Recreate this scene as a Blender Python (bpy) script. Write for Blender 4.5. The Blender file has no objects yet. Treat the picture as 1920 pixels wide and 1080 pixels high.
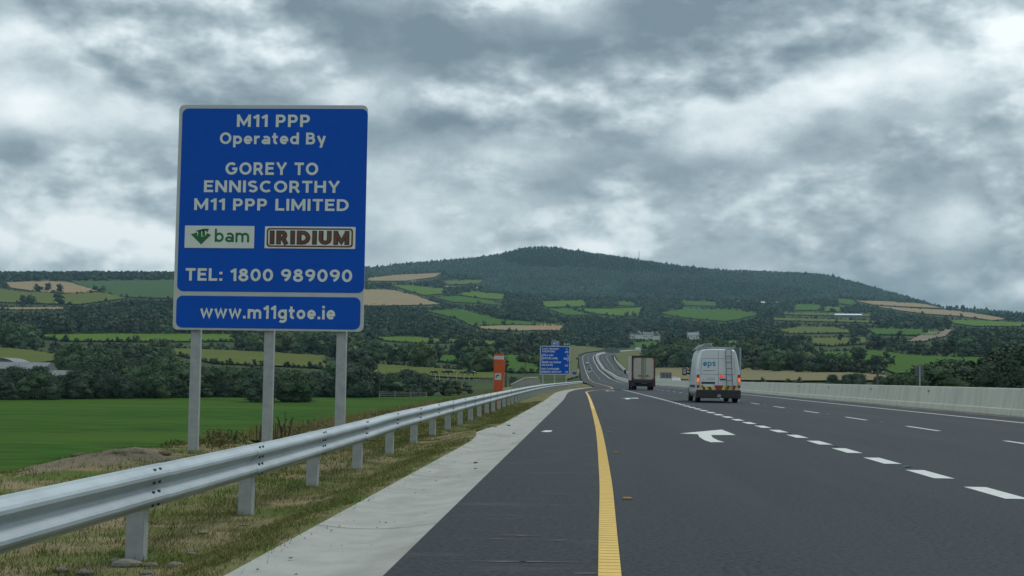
import bpy, bmesh, math, random
import numpy as np
from mathutils import Vector, Matrix

scene = bpy.context.scene
col = scene.collection
R = math.radians

# ------------------------------------------------------------------ camera
F_PX, CAM_H, ROLL = 2480.0, 1.05, 0.014
VPX, VPY = 1097.0, 709.0
_u, _v = VPX - 960.0, VPY - 540.0
_u0 = _u * math.cos(ROLL) + _v * math.sin(ROLL)
_v0 = -_u * math.sin(ROLL) + _v * math.cos(ROLL)
TH = math.atan(_v0 / F_PX)
PSI = math.atan(_u0 * math.cos(TH) / F_PX)
FWD = Vector((-math.sin(PSI) * math.cos(TH), math.cos(PSI) * math.cos(TH), math.sin(TH)))
R0 = Vector((math.cos(PSI), math.sin(PSI), 0))
U0 = R0.cross(FWD)
RT = R0 * math.cos(ROLL) + U0 * math.sin(ROLL)
UP = U0 * math.cos(ROLL) - R0 * math.sin(ROLL)
cam_data = bpy.data.cameras.new('camera')
cam = bpy.data.objects.new('camera', cam_data)
col.objects.link(cam)
m3 = Matrix((RT, UP, -FWD)).transposed()
cam.matrix_world = Matrix.Translation((0, 0, CAM_H)) @ m3.to_4x4()
cam_data.sensor_width = 36.0
cam_data.lens = 36.0 * F_PX / 1920.0
cam_data.clip_start = 0.1
cam_data.clip_end = 30000
scene.camera = cam

# ------------------------------------------------------------------ sky, sun, exposure
SUN_AZ, SUN_EL = R(35), R(48)          # azimuth from +Y towards +X
SKY_SEED = (3.1, 7.7, 0.0)
CLOUD_BLOBS = [  # px, py, half width, half height, amount (+ bright, - dark): the big cloud masses seen over the valley
    (1050, 80, 420, 75, -0.30), (640, 30, 330, 45, -0.20), (1330, 60, 180, 80, -0.17), (60, 135, 190, 45, -0.26), (250, 35, 200, 30, -0.16),
    (870, 2, 110, 14, 0.22), (1700, 60, 280, 85, 0.09), (250, 115, 140, 45, 0.22), (480, 125, 160, 45, 0.16), (60, 45, 120, 30, 0.10),
    (920, 265, 260, 38, -0.20), (800, 300, 150, 20, -0.14), (1500, 335, 420, 34, -0.12), (1650, 400, 300, 30, -0.10), (160, 430, 230, 50, 0.24), (770, 430, 160, 55, 0.12),
    (160, 280, 240, 55, -0.12), (1050, 190, 350, 26, 0.14), (1620, 215, 300, 40, 0.12), (1100, 375, 330, 32, 0.12), (1750, 480, 260, 40, 0.08),
    (1250, 280, 180, 30, 0.10), (1880, 150, 110, 50, -0.12), (1780, 300, 200, 40, -0.08),
]

def pix_dir(px, py):
    d = FWD + RT * ((px - 960.0) / F_PX) - UP * ((py - 540.0) / F_PX)
    return d

def pix_st(px, py):
    d = pix_dir(px, py)
    return d.x / d.y, d.z / d.y

world = bpy.data.worlds.new('World')
scene.world = world
world.use_nodes = True
wt = world.node_tree
wt.nodes.clear()

def wn(t, **kw):
    n = wt.nodes.new(t)
    for k, v in kw.items():
        setattr(n, k, v)
    return n

def wmath(op, a, b=None, c=None):
    n = wn('ShaderNodeMath', operation=op)
    for i, x in enumerate((a, b, c)):
        if x is None:
            continue
        if isinstance(x, (int, float)):
            n.inputs[i].default_value = x
        else:
            wt.links.new(x, n.inputs[i])
    return n.outputs[0]

def wnoise(vec, scale, detail, rough, dist=0.0, out='Fac'):
    n = wn('ShaderNodeTexNoise')
    n.inputs['Scale'].default_value = scale
    n.inputs['Detail'].default_value = detail
    n.inputs['Roughness'].default_value = rough
    n.inputs['Distortion'].default_value = dist
    wt.links.new(vec, n.inputs['Vector'])
    return n.outputs[out]

def build_world():
    tc = wn('ShaderNodeTexCoord')
    sep = wn('ShaderNodeSeparateXYZ')
    wt.links.new(tc.outputs['Generated'], sep.inputs[0])
    x, y, z = sep.outputs
    comb = wn('ShaderNodeCombineXYZ')
    wt.links.new(wmath('ADD', x, SKY_SEED[0]), comb.inputs[0])
    wt.links.new(wmath('ADD', y, SKY_SEED[1]), comb.inputs[1])
    wt.links.new(wmath('MULTIPLY', z, 1.75), comb.inputs[2])
    p = comb.outputs[0]
    up = wn('ShaderNodeVectorMath', operation='ADD')
    wt.links.new(p, up.inputs[0])
    up.inputs[1].default_value = (0.014, 0.0, 0.040)
    up2 = wn('ShaderNodeVectorMath', operation='ADD')
    wt.links.new(p, up2.inputs[0])
    up2.inputs[1].default_value = (0.006, 0.0, 0.018)
    big = wnoise(p, 3.6, 2.0, 0.5)
    mid = wnoise(p, 7.5, 7.0, 0.5)
    mid2 = wnoise(up.outputs[0], 7.5, 5.0, 0.5)
    fine = wnoise(p, 24.0, 6.0, 0.58)
    fine2 = wnoise(up2.outputs[0], 24.0, 5.0, 0.58)
    warp = wnoise(p, 8.0, 7.0, 0.62, 0.0, 'Color')
    ws = wn('ShaderNodeSeparateXYZ')
    wt.links.new(warp, ws.inputs[0])
    b = wmath('MULTIPLY', wmath('SUBTRACT', big, 0.5), 0.9)
    b = wmath('ADD', b, wmath('MULTIPLY', wmath('SUBTRACT', mid, 0.5), 0.95))
    b = wmath('ADD', b, wmath('MULTIPLY', wmath('SUBTRACT', mid, mid2), 0.75))
    b = wmath('ADD', b, wmath('MULTIPLY', wmath('SUBTRACT', fine, fine2), 0.40))
    b = wmath('ADD', b, wmath('MULTIPLY', wmath('SUBTRACT', fine, 0.5), 0.10))
    def billow(vec, sc):
        n = wnoise(vec, sc, 5.0, 0.5)
        return wmath('ABSOLUTE', wmath('SUBTRACT', wmath('MULTIPLY', n, 2.0), 1.0))
    bl = billow(p, 6.0); bl2 = billow(up2.outputs[0], 6.0)
    b = wmath('ADD', b, wmath('MULTIPLY', wmath('SUBTRACT', bl, 0.22), 0.42))
    b = wmath('ADD', b, wmath('MULTIPLY', wmath('SUBTRACT', bl, bl2), 0.7))
    b = wmath('ADD', wmath('MULTIPLY', b, 1.1), 0.525)
    yy = wmath('MAXIMUM', y, 0.03)
    s = wmath('ADD', wmath('DIVIDE', x, yy), wmath('MULTIPLY', wmath('SUBTRACT', ws.outputs[0], 0.5), 0.20))
    t = wmath('ADD', wmath('DIVIDE', z, yy), wmath('MULTIPLY', wmath('SUBTRACT', ws.outputs[1], 0.5), 0.10))
    for (px, py, hw, hh, amt) in CLOUD_BLOBS:
        s0, t0 = pix_st(px, py)
        a = wmath('POWER', wmath('MULTIPLY', wmath('SUBTRACT', s, s0), F_PX / hw), 2.0)
        c = wmath('POWER', wmath('MULTIPLY', wmath('SUBTRACT', t, t0), F_PX / hh), 2.0)
        g = wmath('POWER', 2.718, wmath('MULTIPLY', wmath('ADD', a, c), -0.7))
        b = wmath('ADD', b, wmath('MULTIPLY', g, amt * 0.95))
    ramp = wn('ShaderNodeValToRGB')
    wt.links.new(b, ramp.inputs[0])
    e = ramp.color_ramp.elements
    e[0].position = 0.03; e[0].color = (0.135, 0.185, 0.210, 1)
    e[1].position = 0.90; e[1].color = (0.76, 0.81, 0.82, 1)
    for pos, c in ((0.28, (0.225, 0.285, 0.315, 1)), (0.50, (0.37, 0.435, 0.465, 1)), (0.68, (0.56, 0.63, 0.65, 1))):
        n = e.new(pos); n.color = c
    # an overcast sky grows brighter towards the zenith
    zen = wmath('ADD', 0.86, wmath('MULTIPLY', wmath('MAXIMUM', z, 0.0), 0.75))
    cb = wn('ShaderNodeBackground')
    wt.links.new(ramp.outputs[0], cb.inputs['Color'])
    wt.links.new(zen, cb.inputs['Strength'])
    sky = wn('ShaderNodeTexSky', sky_type='NISHITA')
    sky.sun_disc = False
    sky.sun_elevation = SUN_EL
    sky.sun_rotation = SUN_AZ
    nb = wn('ShaderNodeBackground')
    wt.links.new(sky.outputs[0], nb.inputs['Color'])
    nb.inputs['Strength'].default_value = 0.07
    mix = wn('ShaderNodeMixShader')
    mix.inputs[0].default_value = 0.93
    wt.links.new(nb.outputs[0], mix.inputs[1])
    wt.links.new(cb.outputs[0], mix.inputs[2])
    out = wn('ShaderNodeOutputWorld')
    wt.links.new(mix.outputs[0], out.inputs['Surface'])

build_world()
world.cycles.sampling_method = 'MANUAL'
world.cycles.sample_map_resolution = 512

sun_d = bpy.data.lights.new('sun', 'SUN')
sun_d.energy = 1.1
sun_d.angle = R(18)
sun_d.color = (1.0, 0.99, 0.96)
sun = bpy.data.objects.new('sun', sun_d)
col.objects.link(sun)
sdir = Vector((math.sin(SUN_AZ) * math.cos(SUN_EL), math.cos(SUN_AZ) * math.cos(SUN_EL), math.sin(SUN_EL)))
sun.rotation_euler = sdir.to_track_quat('Z', 'Y').to_euler()
vs = scene.view_settings
vs.view_transform = 'Standard'
vs.look = 'None'
vs.exposure = 0.38
vs.gamma = 1.0
vs.use_curve_mapping = False

rng = random.Random(11)
nrg = np.random.default_rng(11)

# ------------------------------------------------------------------ materials
MATS = {}

def mat(name, c, rough=0.7, c2=None, scale=8.0, detail=6.0, metallic=0.0, bump=0.0, bscale=None, lo=0.35, hi=0.65,
        c3=None, scale3=None, stretch3=None, lo3=0.5, hi3=0.6, emit=None, estr=0.0, stretch=None, rnd=0.0, spec=0.5, coat=0.0, trans=0.0):
    """procedural Principled: two noise-mixed colours, an optional third in patches, fine bump"""
    if name in MATS:
        return MATS[name]
    m = bpy.data.materials.new(name)
    m.use_nodes = True
    nt = m.node_tree
    b = nt.nodes['Principled BSDF']
    b.inputs['Roughness'].default_value = rough
    b.inputs['Metallic'].default_value = metallic
    b.inputs['Specular IOR Level'].default_value = spec
    if coat:
        b.inputs['Coat Weight'].default_value = coat
    if trans:
        b.inputs['Transmission Weight'].default_value = trans
    b.inputs['Base Color'].default_value = (*c, 1)
    tc = nt.nodes.new('ShaderNodeTexCoord')
    vec = tc.outputs['Object']
    if stretch:
        mp = nt.nodes.new('ShaderNodeMapping')
        mp.inputs['Scale'].default_value = stretch
        nt.links.new(vec, mp.inputs[0])
        vec = mp.outputs[0]

    vec3 = vec
    if stretch3:
        mp3 = nt.nodes.new('ShaderNodeMapping')
        mp3.inputs['Scale'].default_value = stretch3
        nt.links.new(tc.outputs['Object'], mp3.inputs[0])
        vec3 = mp3.outputs[0]

    def noise(sc, det=detail, ro=0.6, vec=vec):
        n = nt.nodes.new('ShaderNodeTexNoise')
        n.inputs['Scale'].default_value = sc
        n.inputs['Detail'].default_value = det
        n.inputs['Roughness'].default_value = ro
        nt.links.new(vec, n.inputs['Vector'])
        return n.outputs['Fac']

    def mapr(f, a, z):
        n = nt.nodes.new('ShaderNodeMapRange')
        n.inputs[1].default_value = a
        n.inputs[2].default_value = z
        nt.links.new(f, n.inputs[0])
        return n.outputs[0]
    cur = None
    if c2:
        mx = nt.nodes.new('ShaderNodeMix'); mx.data_type = 'RGBA'
        nt.links.new(mapr(noise(scale), lo, hi), mx.inputs[0])
        mx.inputs[6].default_value = (*c, 1)
        mx.inputs[7].default_value = (*c2, 1)
        cur = mx.outputs[2]
    if c3:
        mx = nt.nodes.new('ShaderNodeMix'); mx.data_type = 'RGBA'
        nt.links.new(mapr(noise(scale3 or scale * 0.3, vec=vec3), lo3, hi3), mx.inputs[0])
        if cur is not None:
            nt.links.new(cur, mx.inputs[6])
        else:
            mx.inputs[6].default_value = (*c, 1)
        mx.inputs[7].default_value = (*c3, 1)
        cur = mx.outputs[2]
    if rnd and cur is not None:
        oi = nt.nodes.new('ShaderNodeObjectInfo')
        hs = nt.nodes.new('ShaderNodeHueSaturation')
        nt.links.new(cur, hs.inputs['Color'])
        nt.links.new(mapr_out(nt, oi.outputs['Random'], 1 - rnd, 1 + rnd), hs.inputs['Value'])
        cur = hs.outputs[0]
    if cur is not None:
        nt.links.new(cur, b.inputs['Base Color'])
    if bump:
        bp = nt.nodes.new('ShaderNodeBump')
        bp.inputs['Strength'].default_value = bump
        bp.inputs['Distance'].default_value = 0.02
        nt.links.new(noise(bscale or scale * 4, 4.0), bp.inputs['Height'])
        nt.links.new(bp.outputs[0], b.inputs['Normal'])
    if emit:
        b.inputs['Emission Color'].default_value = (*emit, 1)
        b.inputs['Emission Strength'].default_value = estr
    MATS[name] = m
    return m

def mapr_out(nt, f, a, z):
    n = nt.nodes.new('ShaderNodeMapRange')
    n.inputs[3].default_value = a
    n.inputs[4].default_value = z
    nt.links.new(f, n.inputs[0])
    return n.outputs[0]

# ------------------------------------------------------------------ object helpers
def tag(o, label=None, cat=None, group=None, kind=None):
    if label: o['label'] = label
    if cat: o['category'] = cat
    if group: o['group'] = group
    if kind: o['kind'] = kind
    return o

def thing(name, label, cat, loc=(0, 0, 0), rotz=0.0, group=None):
    o = bpy.data.objects.new(name, None)
    o.empty_display_size = 0.2
    col.objects.link(o)
    o.location = loc
    o.rotation_euler = (0, 0, rotz)
    return tag(o, label, cat, group)

class MB:
    def __init__(self):
        self.v = []; self.f = []

    def add(self, vs, fs):
        o = len(self.v)
        self.v.extend([tuple(p) for p in vs])
        self.f.extend([tuple(i + o for i in f) for f in fs])
        return self

    def box(self, c, s, rot=None, taper=1.0):
        hx, hy, hz = s[0] / 2, s[1] / 2, s[2] / 2
        vs = []
        for z in (-1, 1):
            k = taper if z > 0 else 1.0
            for x, y in ((-1, -1), (1, -1), (1, 1), (-1, 1)):
                p = Vector((x * hx * k, y * hy * k, z * hz))
                if rot is not None:
                    p = rot @ p
                vs.append((p.x + c[0], p.y + c[1], p.z + c[2]))
        return self.add(vs, [(3, 2, 1, 0), (4, 5, 6, 7), (0, 1, 5, 4), (1, 2, 6, 5), (2, 3, 7, 6), (3, 0, 4, 7)])

    def bar(self, a, b, r, n=6):
        a = Vector(a); b = Vector(b); d = (b - a)
        q = d.to_track_quat('Z', 'Y')
        vs = []
        for p in (a, b):
            for k in range(n):
                w = q @ Vector((r * math.cos(2 * math.pi * k / n), r * math.sin(2 * math.pi * k / n), 0))
                vs.append(p + w)
        fs = [(k, (k + 1) % n, n + (k + 1) % n, n + k) for k in range(n)]
        fs += [tuple(range(n - 1, -1, -1)), tuple(range(n, 2 * n))]
        return self.add(vs, fs)

    def tube(self, pts, rad, n=8):
        """tapered tube through points with a radius each"""
        rings = []
        for i, p in enumerate(pts):
            p = Vector(p)
            d = Vector(pts[min(i + 1, len(pts) - 1)]) - Vector(pts[max(i - 1, 0)])
            q = d.to_track_quat('Z', 'Y')
            rings.append([p + q @ Vector((rad[i] * math.cos(2 * math.pi * k / n), rad[i] * math.sin(2 * math.pi * k / n), 0)) for k in range(n)])
        vs = [w for r in rings for w in r]
        fs = []
        for i in range(len(pts) - 1):
            for k in range(n):
                fs.append((i * n + k, i * n + (k + 1) % n, (i + 1) * n + (k + 1) % n, (i + 1) * n + k))
        fs += [tuple(range(n - 1, -1, -1)), tuple(range((len(pts) - 1) * n, len(pts) * n))]
        return self.add(vs, fs)

    def prism_y(self, poly, y0, y1):
        """polygon of (x, z) extruded from y0 (front) to y1"""
        n = len(poly)
        vs = [(x, y0, z) for x, z in poly] + [(x, y1, z) for x, z in poly]
        fs = [tuple(range(n)), tuple(range(2 * n - 1, n - 1, -1))]
        fs += [(k, n + k, n + (k + 1) % n, (k + 1) % n) for k in range(n)]
        return self.add(vs, fs)

    def wheel(self, c, r, w, n=24, ax='x'):
        prof = [(-.5, .62), (-.5, .93), (-.36, 1.0), (.36, 1.0), (.5, .93), (.5, .62)]
        vs = []
        for (a, k) in prof:
            for i in range(n):
                t = 2 * math.pi * i / n
                vs.append((c[0] + a * w, c[1] + r * k * math.cos(t), c[2] + r * k * math.sin(t)))
        fs = []
        for j in range(len(prof) - 1):
            for i in range(n):
                fs.append((j * n + i, j * n + (i + 1) % n, (j + 1) * n + (i + 1) % n, (j + 1) * n + i))
        fs += [tuple(range(n)), tuple(range((len(prof) - 1) * n, len(prof) * n))]
        return self.add(vs, fs)

    def mesh(self, name, smooth=False):
        me = bpy.data.meshes.new(name)
        me.from_pydata(self.v, [], self.f)
        if smooth:
            me.polygons.foreach_set('use_smooth', [True] * len(me.polygons))
        me.update()
        return me

    def build(self, name, m, parent=None, smooth=False, loc=None, bevel=0.0, recalc=True):
        me = self.mesh(name, smooth)
        if recalc:
            bm = bmesh.new(); bm.from_mesh(me)
            bmesh.ops.recalc_face_normals(bm, faces=bm.faces)
            bm.to_mesh(me); bm.free()
            if smooth:
                me.polygons.foreach_set('use_smooth', [True] * len(me.polygons))
        me.materials.append(m)
        o = bpy.data.objects.new(name, me)
        col.objects.link(o)
        if parent is not None:
            o.parent = parent
        if loc is not None:
            o.location = loc
        if bevel:
            b = o.modifiers.new('bevel', 'BEVEL'); b.width = bevel; b.segments = 2; b.limit_method = 'ANGLE'; b.angle_limit = R(40)
        return o

def from_np(name, verts, faces_tri, m, parent=None, kind=None, quads=None):
    """fast mesh from numpy arrays (triangles or quads)"""
    fa = faces_tri if quads is None else quads
    k = fa.shape[1]
    me = bpy.data.meshes.new(name)
    me.vertices.add(len(verts)); me.vertices.foreach_set('co', verts.astype(np.float32).ravel())
    me.loops.add(fa.size); me.loops.foreach_set('vertex_index', fa.astype(np.int32).ravel())
    me.polygons.add(len(fa)); me.polygons.foreach_set('loop_start', np.arange(0, fa.size, k, dtype=np.int32))
    me.update(calc_edges=True); me.validate()
    me.materials.append(m)
    o = bpy.data.objects.new(name, me)
    col.objects.link(o)
    if parent is not None: o.parent = parent
    if kind: o['kind'] = kind
    return o

def link_copy(src, parent=None):
    c = src.copy(); col.objects.link(c)
    c.parent = parent
    return c

def copy_tree(root, **kw):
    r = link_copy(root)
    for ch in root.children:
        c = link_copy(ch, r)
        for g in ch.children:
            link_copy(g, c)
    return r


def arc(cx, cy, rx, ry, a0, a1, n=14):
    return [(cx + rx * math.cos(R(a0 + (a1 - a0) * k / n)), cy + ry * math.sin(R(a0 + (a1 - a0) * k / n))) for k in range(n + 1)]
XH = .72
def glyph(ch, w):
    """strokes (centre lines) of a heavy road-sign letter with cap height 1; returns advance, strokes"""
    q = w / 2; t = 1 - q; xt = XH - q; m = .5
    V = lambda x, a=0.0, b=1.0: [(x, a), (x, b)]
    H = lambda y, a, b: [(a, y), (b, y)]
    if ch == 'M': return .98, [V(q), V(.98 - q), [(q, t), (.49, .22), (.98 - q, t)]]
    if ch == 'W': return 1.2, [[(q, 1), (.33, q * .4), (.60, .93), (.87, q * .4), (1.2 - q, 1)]]
    if ch == 'N': return .84, [V(q), V(.84 - q), [(q, .97), (.84 - q, .03)]]
    if ch == 'H': return .82, [V(q), V(.82 - q), H(.52, q, .82 - q)]
    if ch == 'I': return .2 if w < .21 else w, [V(q)]
    if ch == 'L': return .62, [[(q, 1), (q, q), (.62, q)]]
    if ch == 'T': return .72, [H(t, 0, .72), V(.36, 0, 1 - w)]
    if ch == 'E': return .66, [[(.66, t), (q, t), (q, q), (.66, q)], H(.52, w, .6)]
    if ch == 'F': return .64, [[(.64, t), (q, t), (q, 0)], H(.50, w, .58)]
    if ch == 'A': return .9, [[(.03 + q * .8, 0), (.45, .95), (.87 - q * .8, 0)], H(.30, .22, .68)]
    if ch == 'X': return .84, [[(q, 0), (.84 - q, 1)], [(q, 1), (.84 - q, 0)]]
    if ch == 'Y': return .84, [[(q * .9, 1), (.42, .42), (.84 - q * .9, 1)], V(.42, 0, .48)]
    if ch in 'PR':
        st = [V(q), [(w, t), (.40, t)] + arc(.40, (t + .44) / 2, .68 - q - .40, (t - .44) / 2, 90, -90) + [(w, .44)]]
        if ch == 'R': return .76, st + [[(.42, .44), (.76 - q * .8, 0)]]
        return .70, st
    if ch == 'B': return .74, [V(q), [(w, t), (.40, t)] + arc(.40, (t + .53) / 2, .18, (t - .53) / 2, 90, -90) + [(w, .53)], [(w, .53), (.42, .53)] + arc(.42, (q + .53) / 2, .74 - q - .42, (.53 - q) / 2, 90, -90) + [(w, q)]]
    if ch == 'D': return .84, [V(q), [(w, t), (.36, t)] + arc(.36, m, .84 - q - .36, m - q, 90, -90) + [(w, q)]]
    if ch == 'O': return .94, [arc(.47, m, .47 - q, m - q, 0, 360, 28)]
    if ch == 'C': return .86, [arc(.47, m, .47 - q, m - q, 48, 312, 24)]
    if ch == 'G': return .92, [arc(.47, m, .47 - q, m - q, 48, 335, 24) + [(.92 - q, .48), (.52, .48)]]
    if ch == 'S': return .70, [arc(.35, .725, .25 + .0 * q, t - .725, 30, 270, 14)[:-1] + arc(.35, .275 + .002, .26, .275 - q + .17, 90, 90, 1)[:0] + arc(.35, .31, .35 - q, .31 - q, 90, -150, 14)]
    if ch == 'U': return .80, [[(q, 1), (q, .40)] + arc(.40, .40, .40 - q, .40 - q, 180, 360) + [(.80 - q, 1)]]
    if ch == '1': return .44, [V(.44 - q), [(.44 - q, .90), (.04, .72)]]
    if ch == '0': return .74, [arc(.37, m, .37 - q, m - q, 0, 360, 28)]
    if ch == '8': return .72, [arc(.36, .74, .30 - q, t - .74, 0, 360, 22), arc(.36, .29, .36 - q, .29 - q + .02, 0, 360, 22)]
    if ch == '9': return .72, [arc(.36, .68, .36 - q, t - .68, 0, 360, 24), [(.72 - q, .68)] + arc(.22, .68, .50 - q, .68 - q, 0, -82, 12)]
    if ch == '4': return .78, [V(.56), [(.52, .92), (q, .30), (.78, .30)]]
    if ch == '5': return .70, [[(.64, t), (.20, t), (.16, .54)] + arc(.33, .34, .37 - q, .34 - q, 125, -145, 16)]
    if ch == '3': return .70, [arc(.34, .73, .22, t - .73, 150, -90, 14), arc(.34, .30, .36 - q, .30 - q, 90, -150, 14)]
    if ch == '2': return .70, [arc(.35, .66, .35 - q, t - .66, 160, -20, 14) + [(q, q), (.70, q)]]
    if ch == '-': return .40, [H(.42, .02, .38)]
    if ch == '.': return w * 1.1, [H(q * 1.05, 0, w * 1.1)]
    if ch == ':': return w * 1.1, [H(q * 1.05, 0, w * 1.1), H(XH - q, 0, w * 1.1)]
    if ch == '(': return .3, [arc(.5, .4, .42, .75, 130, 230, 12)]
    if ch == ')': return .3, [arc(-.2, .4, .42, .75, 50, -50, 12)]
    r = XH / 2
    if ch == 'o': return .70, [arc(.35, r, .35 - q, r - q, 0, 360, 24)]
    if ch == 'e': return .68, [[(w * .9, .34), (.68, .34)], arc(.34, r, .34 - q, r - q, 0, 318, 22)]
    if ch == 'c': return .60, [arc(.35, r, .35 - q, r - q, 48, 312, 20)]
    if ch == 's': return .56, [arc(.28, .53, .18, xt - .53, 20, 270, 12) + arc(.28, .215, .28 - q, .235 - q, 90, -155, 12)]
    if ch in 'pbdgqa':
        bowl = arc(.36, r, .36 - q, r - q, 0, 360, 24)
        if ch == 'p': return .72, [V(q, -.28, XH), bowl]
        if ch == 'b': return .72, [V(q, 0, 1.0), bowl]
        if ch == 'd': return .72, [V(.72 - q, 0, 1.0), bowl]
        if ch == 'g': return .72, [[(.72 - q, XH), (.72 - q, -.02)] + arc(.36, -.02, .36 - q, .18, 0, -140, 10), bowl]
        return .70, [[(.70 - q, 0), (.70 - q, .44)] + arc(.36, .44, .34 - q, xt - .44, 0, 140, 10), arc(.32, .22, .32 - q, .225 - q, 0, 360, 20)]
    if ch == '\u00e1':
        a_, st = glyph('a', w); return a_, st + [[(.32, .82), (.50, 1.02)]]
    if ch == 'r': return .46, [V(q, 0, XH), arc(.42, .40, .42 - q, xt - .40, 165, 85, 8)]
    if ch in 'nh':
        return .70, [V(q, 0, XH if ch == 'n' else 1.0), arc(.35, .40, .35 - q, xt - .40, 170, 0, 12) + [(.70 - q, 0)]]
    if ch == 'm': return 1.10, [V(q, 0, XH), arc(.325, .42, .325 - q, xt - .42, 170, 0, 12) + [(.65 - q, 0)], arc(.775, .42, .325 - q, xt - .42, 170, 0, 12) + [(1.10 - q, 0)]]
    if ch == 't': return .48, [[(.10 + q, .95), (.10 + q, .26)] + arc(.36, .26, .26 - q, .26 - q, 180, 290, 8), H(xt, 0, .46)]
    if ch == 'i': return w, [V(q, 0, XH), V(q, .84, 1.02)]
    if ch == 'l': return w, [V(q, 0, 1.0)]
    if ch == 'k': return .66, [V(q, 0, 1.0), [(w * .8, .30), (.62, XH)], [(.30, .42), (.64, 0)]]
    if ch == 'y': return .70, [[(q * .8, XH), (.36, .10)], [(.70 - q * .8, XH), (.30, -.28)]]
    if ch == 'w': return 1.0, [[(q * .7, XH), (.28, .10), (.50, XH - .06), (.72, .10), (1.0 - q * .7, XH)]]
    return .5, []

def ribbon(pts, w, y, mb, place):
    """flat stroke of constant weight with mitred corners"""
    P = []
    for a, b in pts:
        if not P or (Vector((a, b)) - P[-1]).length > .012: P.append(Vector((a, b)))
    if len(P) < 2: return
    if (P[0] - P[-1]).length < .02: P[-1] = P[0].copy()
    closed = (P[0] - P[-1]).length < 1e-4
    if closed: P = P[:-1]
    n = len(P); L = []; Rr = []
    for i in range(n):
        a = P[i - 1] if (closed or i > 0) else None
        b = P[(i + 1) % n] if (closed or i < n - 1) else None
        d0 = (P[i] - a).normalized() if a is not None else None
        d1 = (b - P[i]).normalized() if b is not None else None
        if d0 is None: nn = Vector((-d1.y, d1.x)); k = 1
        elif d1 is None: nn = Vector((-d0.y, d0.x)); k = 1
        else:
            nn = Vector((-d0.y - d1.y, d0.x + d1.x))
            if nn.length < 1e-6: nn = Vector((-d0.y, d0.x))
            nn.normalize(); k = min(1.7, 1 / max(.3, nn.dot(Vector((-d0.y, d0.x)))))
        L.append(P[i] + nn * k * w / 2); Rr.append(P[i] - nn * k * w / 2)
    o = len(mb.v)
    for l, r_ in zip(L, Rr):
        for p in (l, r_):
            x, z = place(p.x, p.y); mb.v.append((x, y, z))
    for i in range(n if closed else n - 1):
        j = (i + 1) % n
        mb.f.append((o + 2 * i, o + 2 * i + 1, o + 2 * j + 1, o + 2 * j))

def text_fit(body, x0, x1, z0, z1, y, name, m, parent, bold=0.2, shear=0.0, gap=.15):
    """lettering in the x-z plane facing -y, fitted to a rectangle; each word its own part"""
    x = 0.0; words = [[]]; lo_z, hi_z = 0.0, 0.0; lox, hix = 1e9, -1e9
    for ch in body:
        if ch == ' ':
            x += .42; words.append([]); continue
        adv, st = glyph(ch, bold)
        for s_ in st:
            pts = [(x + a + shear * b, b) for a, b in s_]
            words[-1].append(pts)
            for a, b in pts:
                lo_z = min(lo_z, b); hi_z = max(hi_z, b)
        lox = min(lox, x); hix = max(hix, x + adv)
        x += adv + gap
    lo_z = -.28 if lo_z < -.2 else 0.0
    hi_z = 1.0 if hi_z > .8 else XH
    if shear: hix += shear * hi_z
    def place(a, b): return x0 + (a - lox) / (hix - lox) * (x1 - x0), z0 + (b - lo_z) / (hi_z - lo_z) * (z1 - z0)
    last = None
    for wd in words:
        if not wd: continue
        mb = MB()
        for k, pts in enumerate(wd):
            ribbon(pts, bold, y - .0004 * (k % 7), mb, place)
        last = mb.build(name, m, parent, recalc=False)
    return last

def rrect(x0, x1, z0, z1, r, n=6):
    pts = []
    for cx, cz, a0 in ((x1 - r, z1 - r, 0), (x0 + r, z1 - r, 90), (x0 + r, z0 + r, 180), (x1 - r, z0 + r, 270)):
        for k in range(n + 1):
            a = R(a0 + 90 * k / n)
            pts.append((cx + r * math.cos(a), cz + r * math.sin(a)))
    return pts

def sstep(a, b, x):
    t = np.clip((x - a) / (b - a), 0, 1)
    return t * t * (3 - 2 * t)

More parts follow.
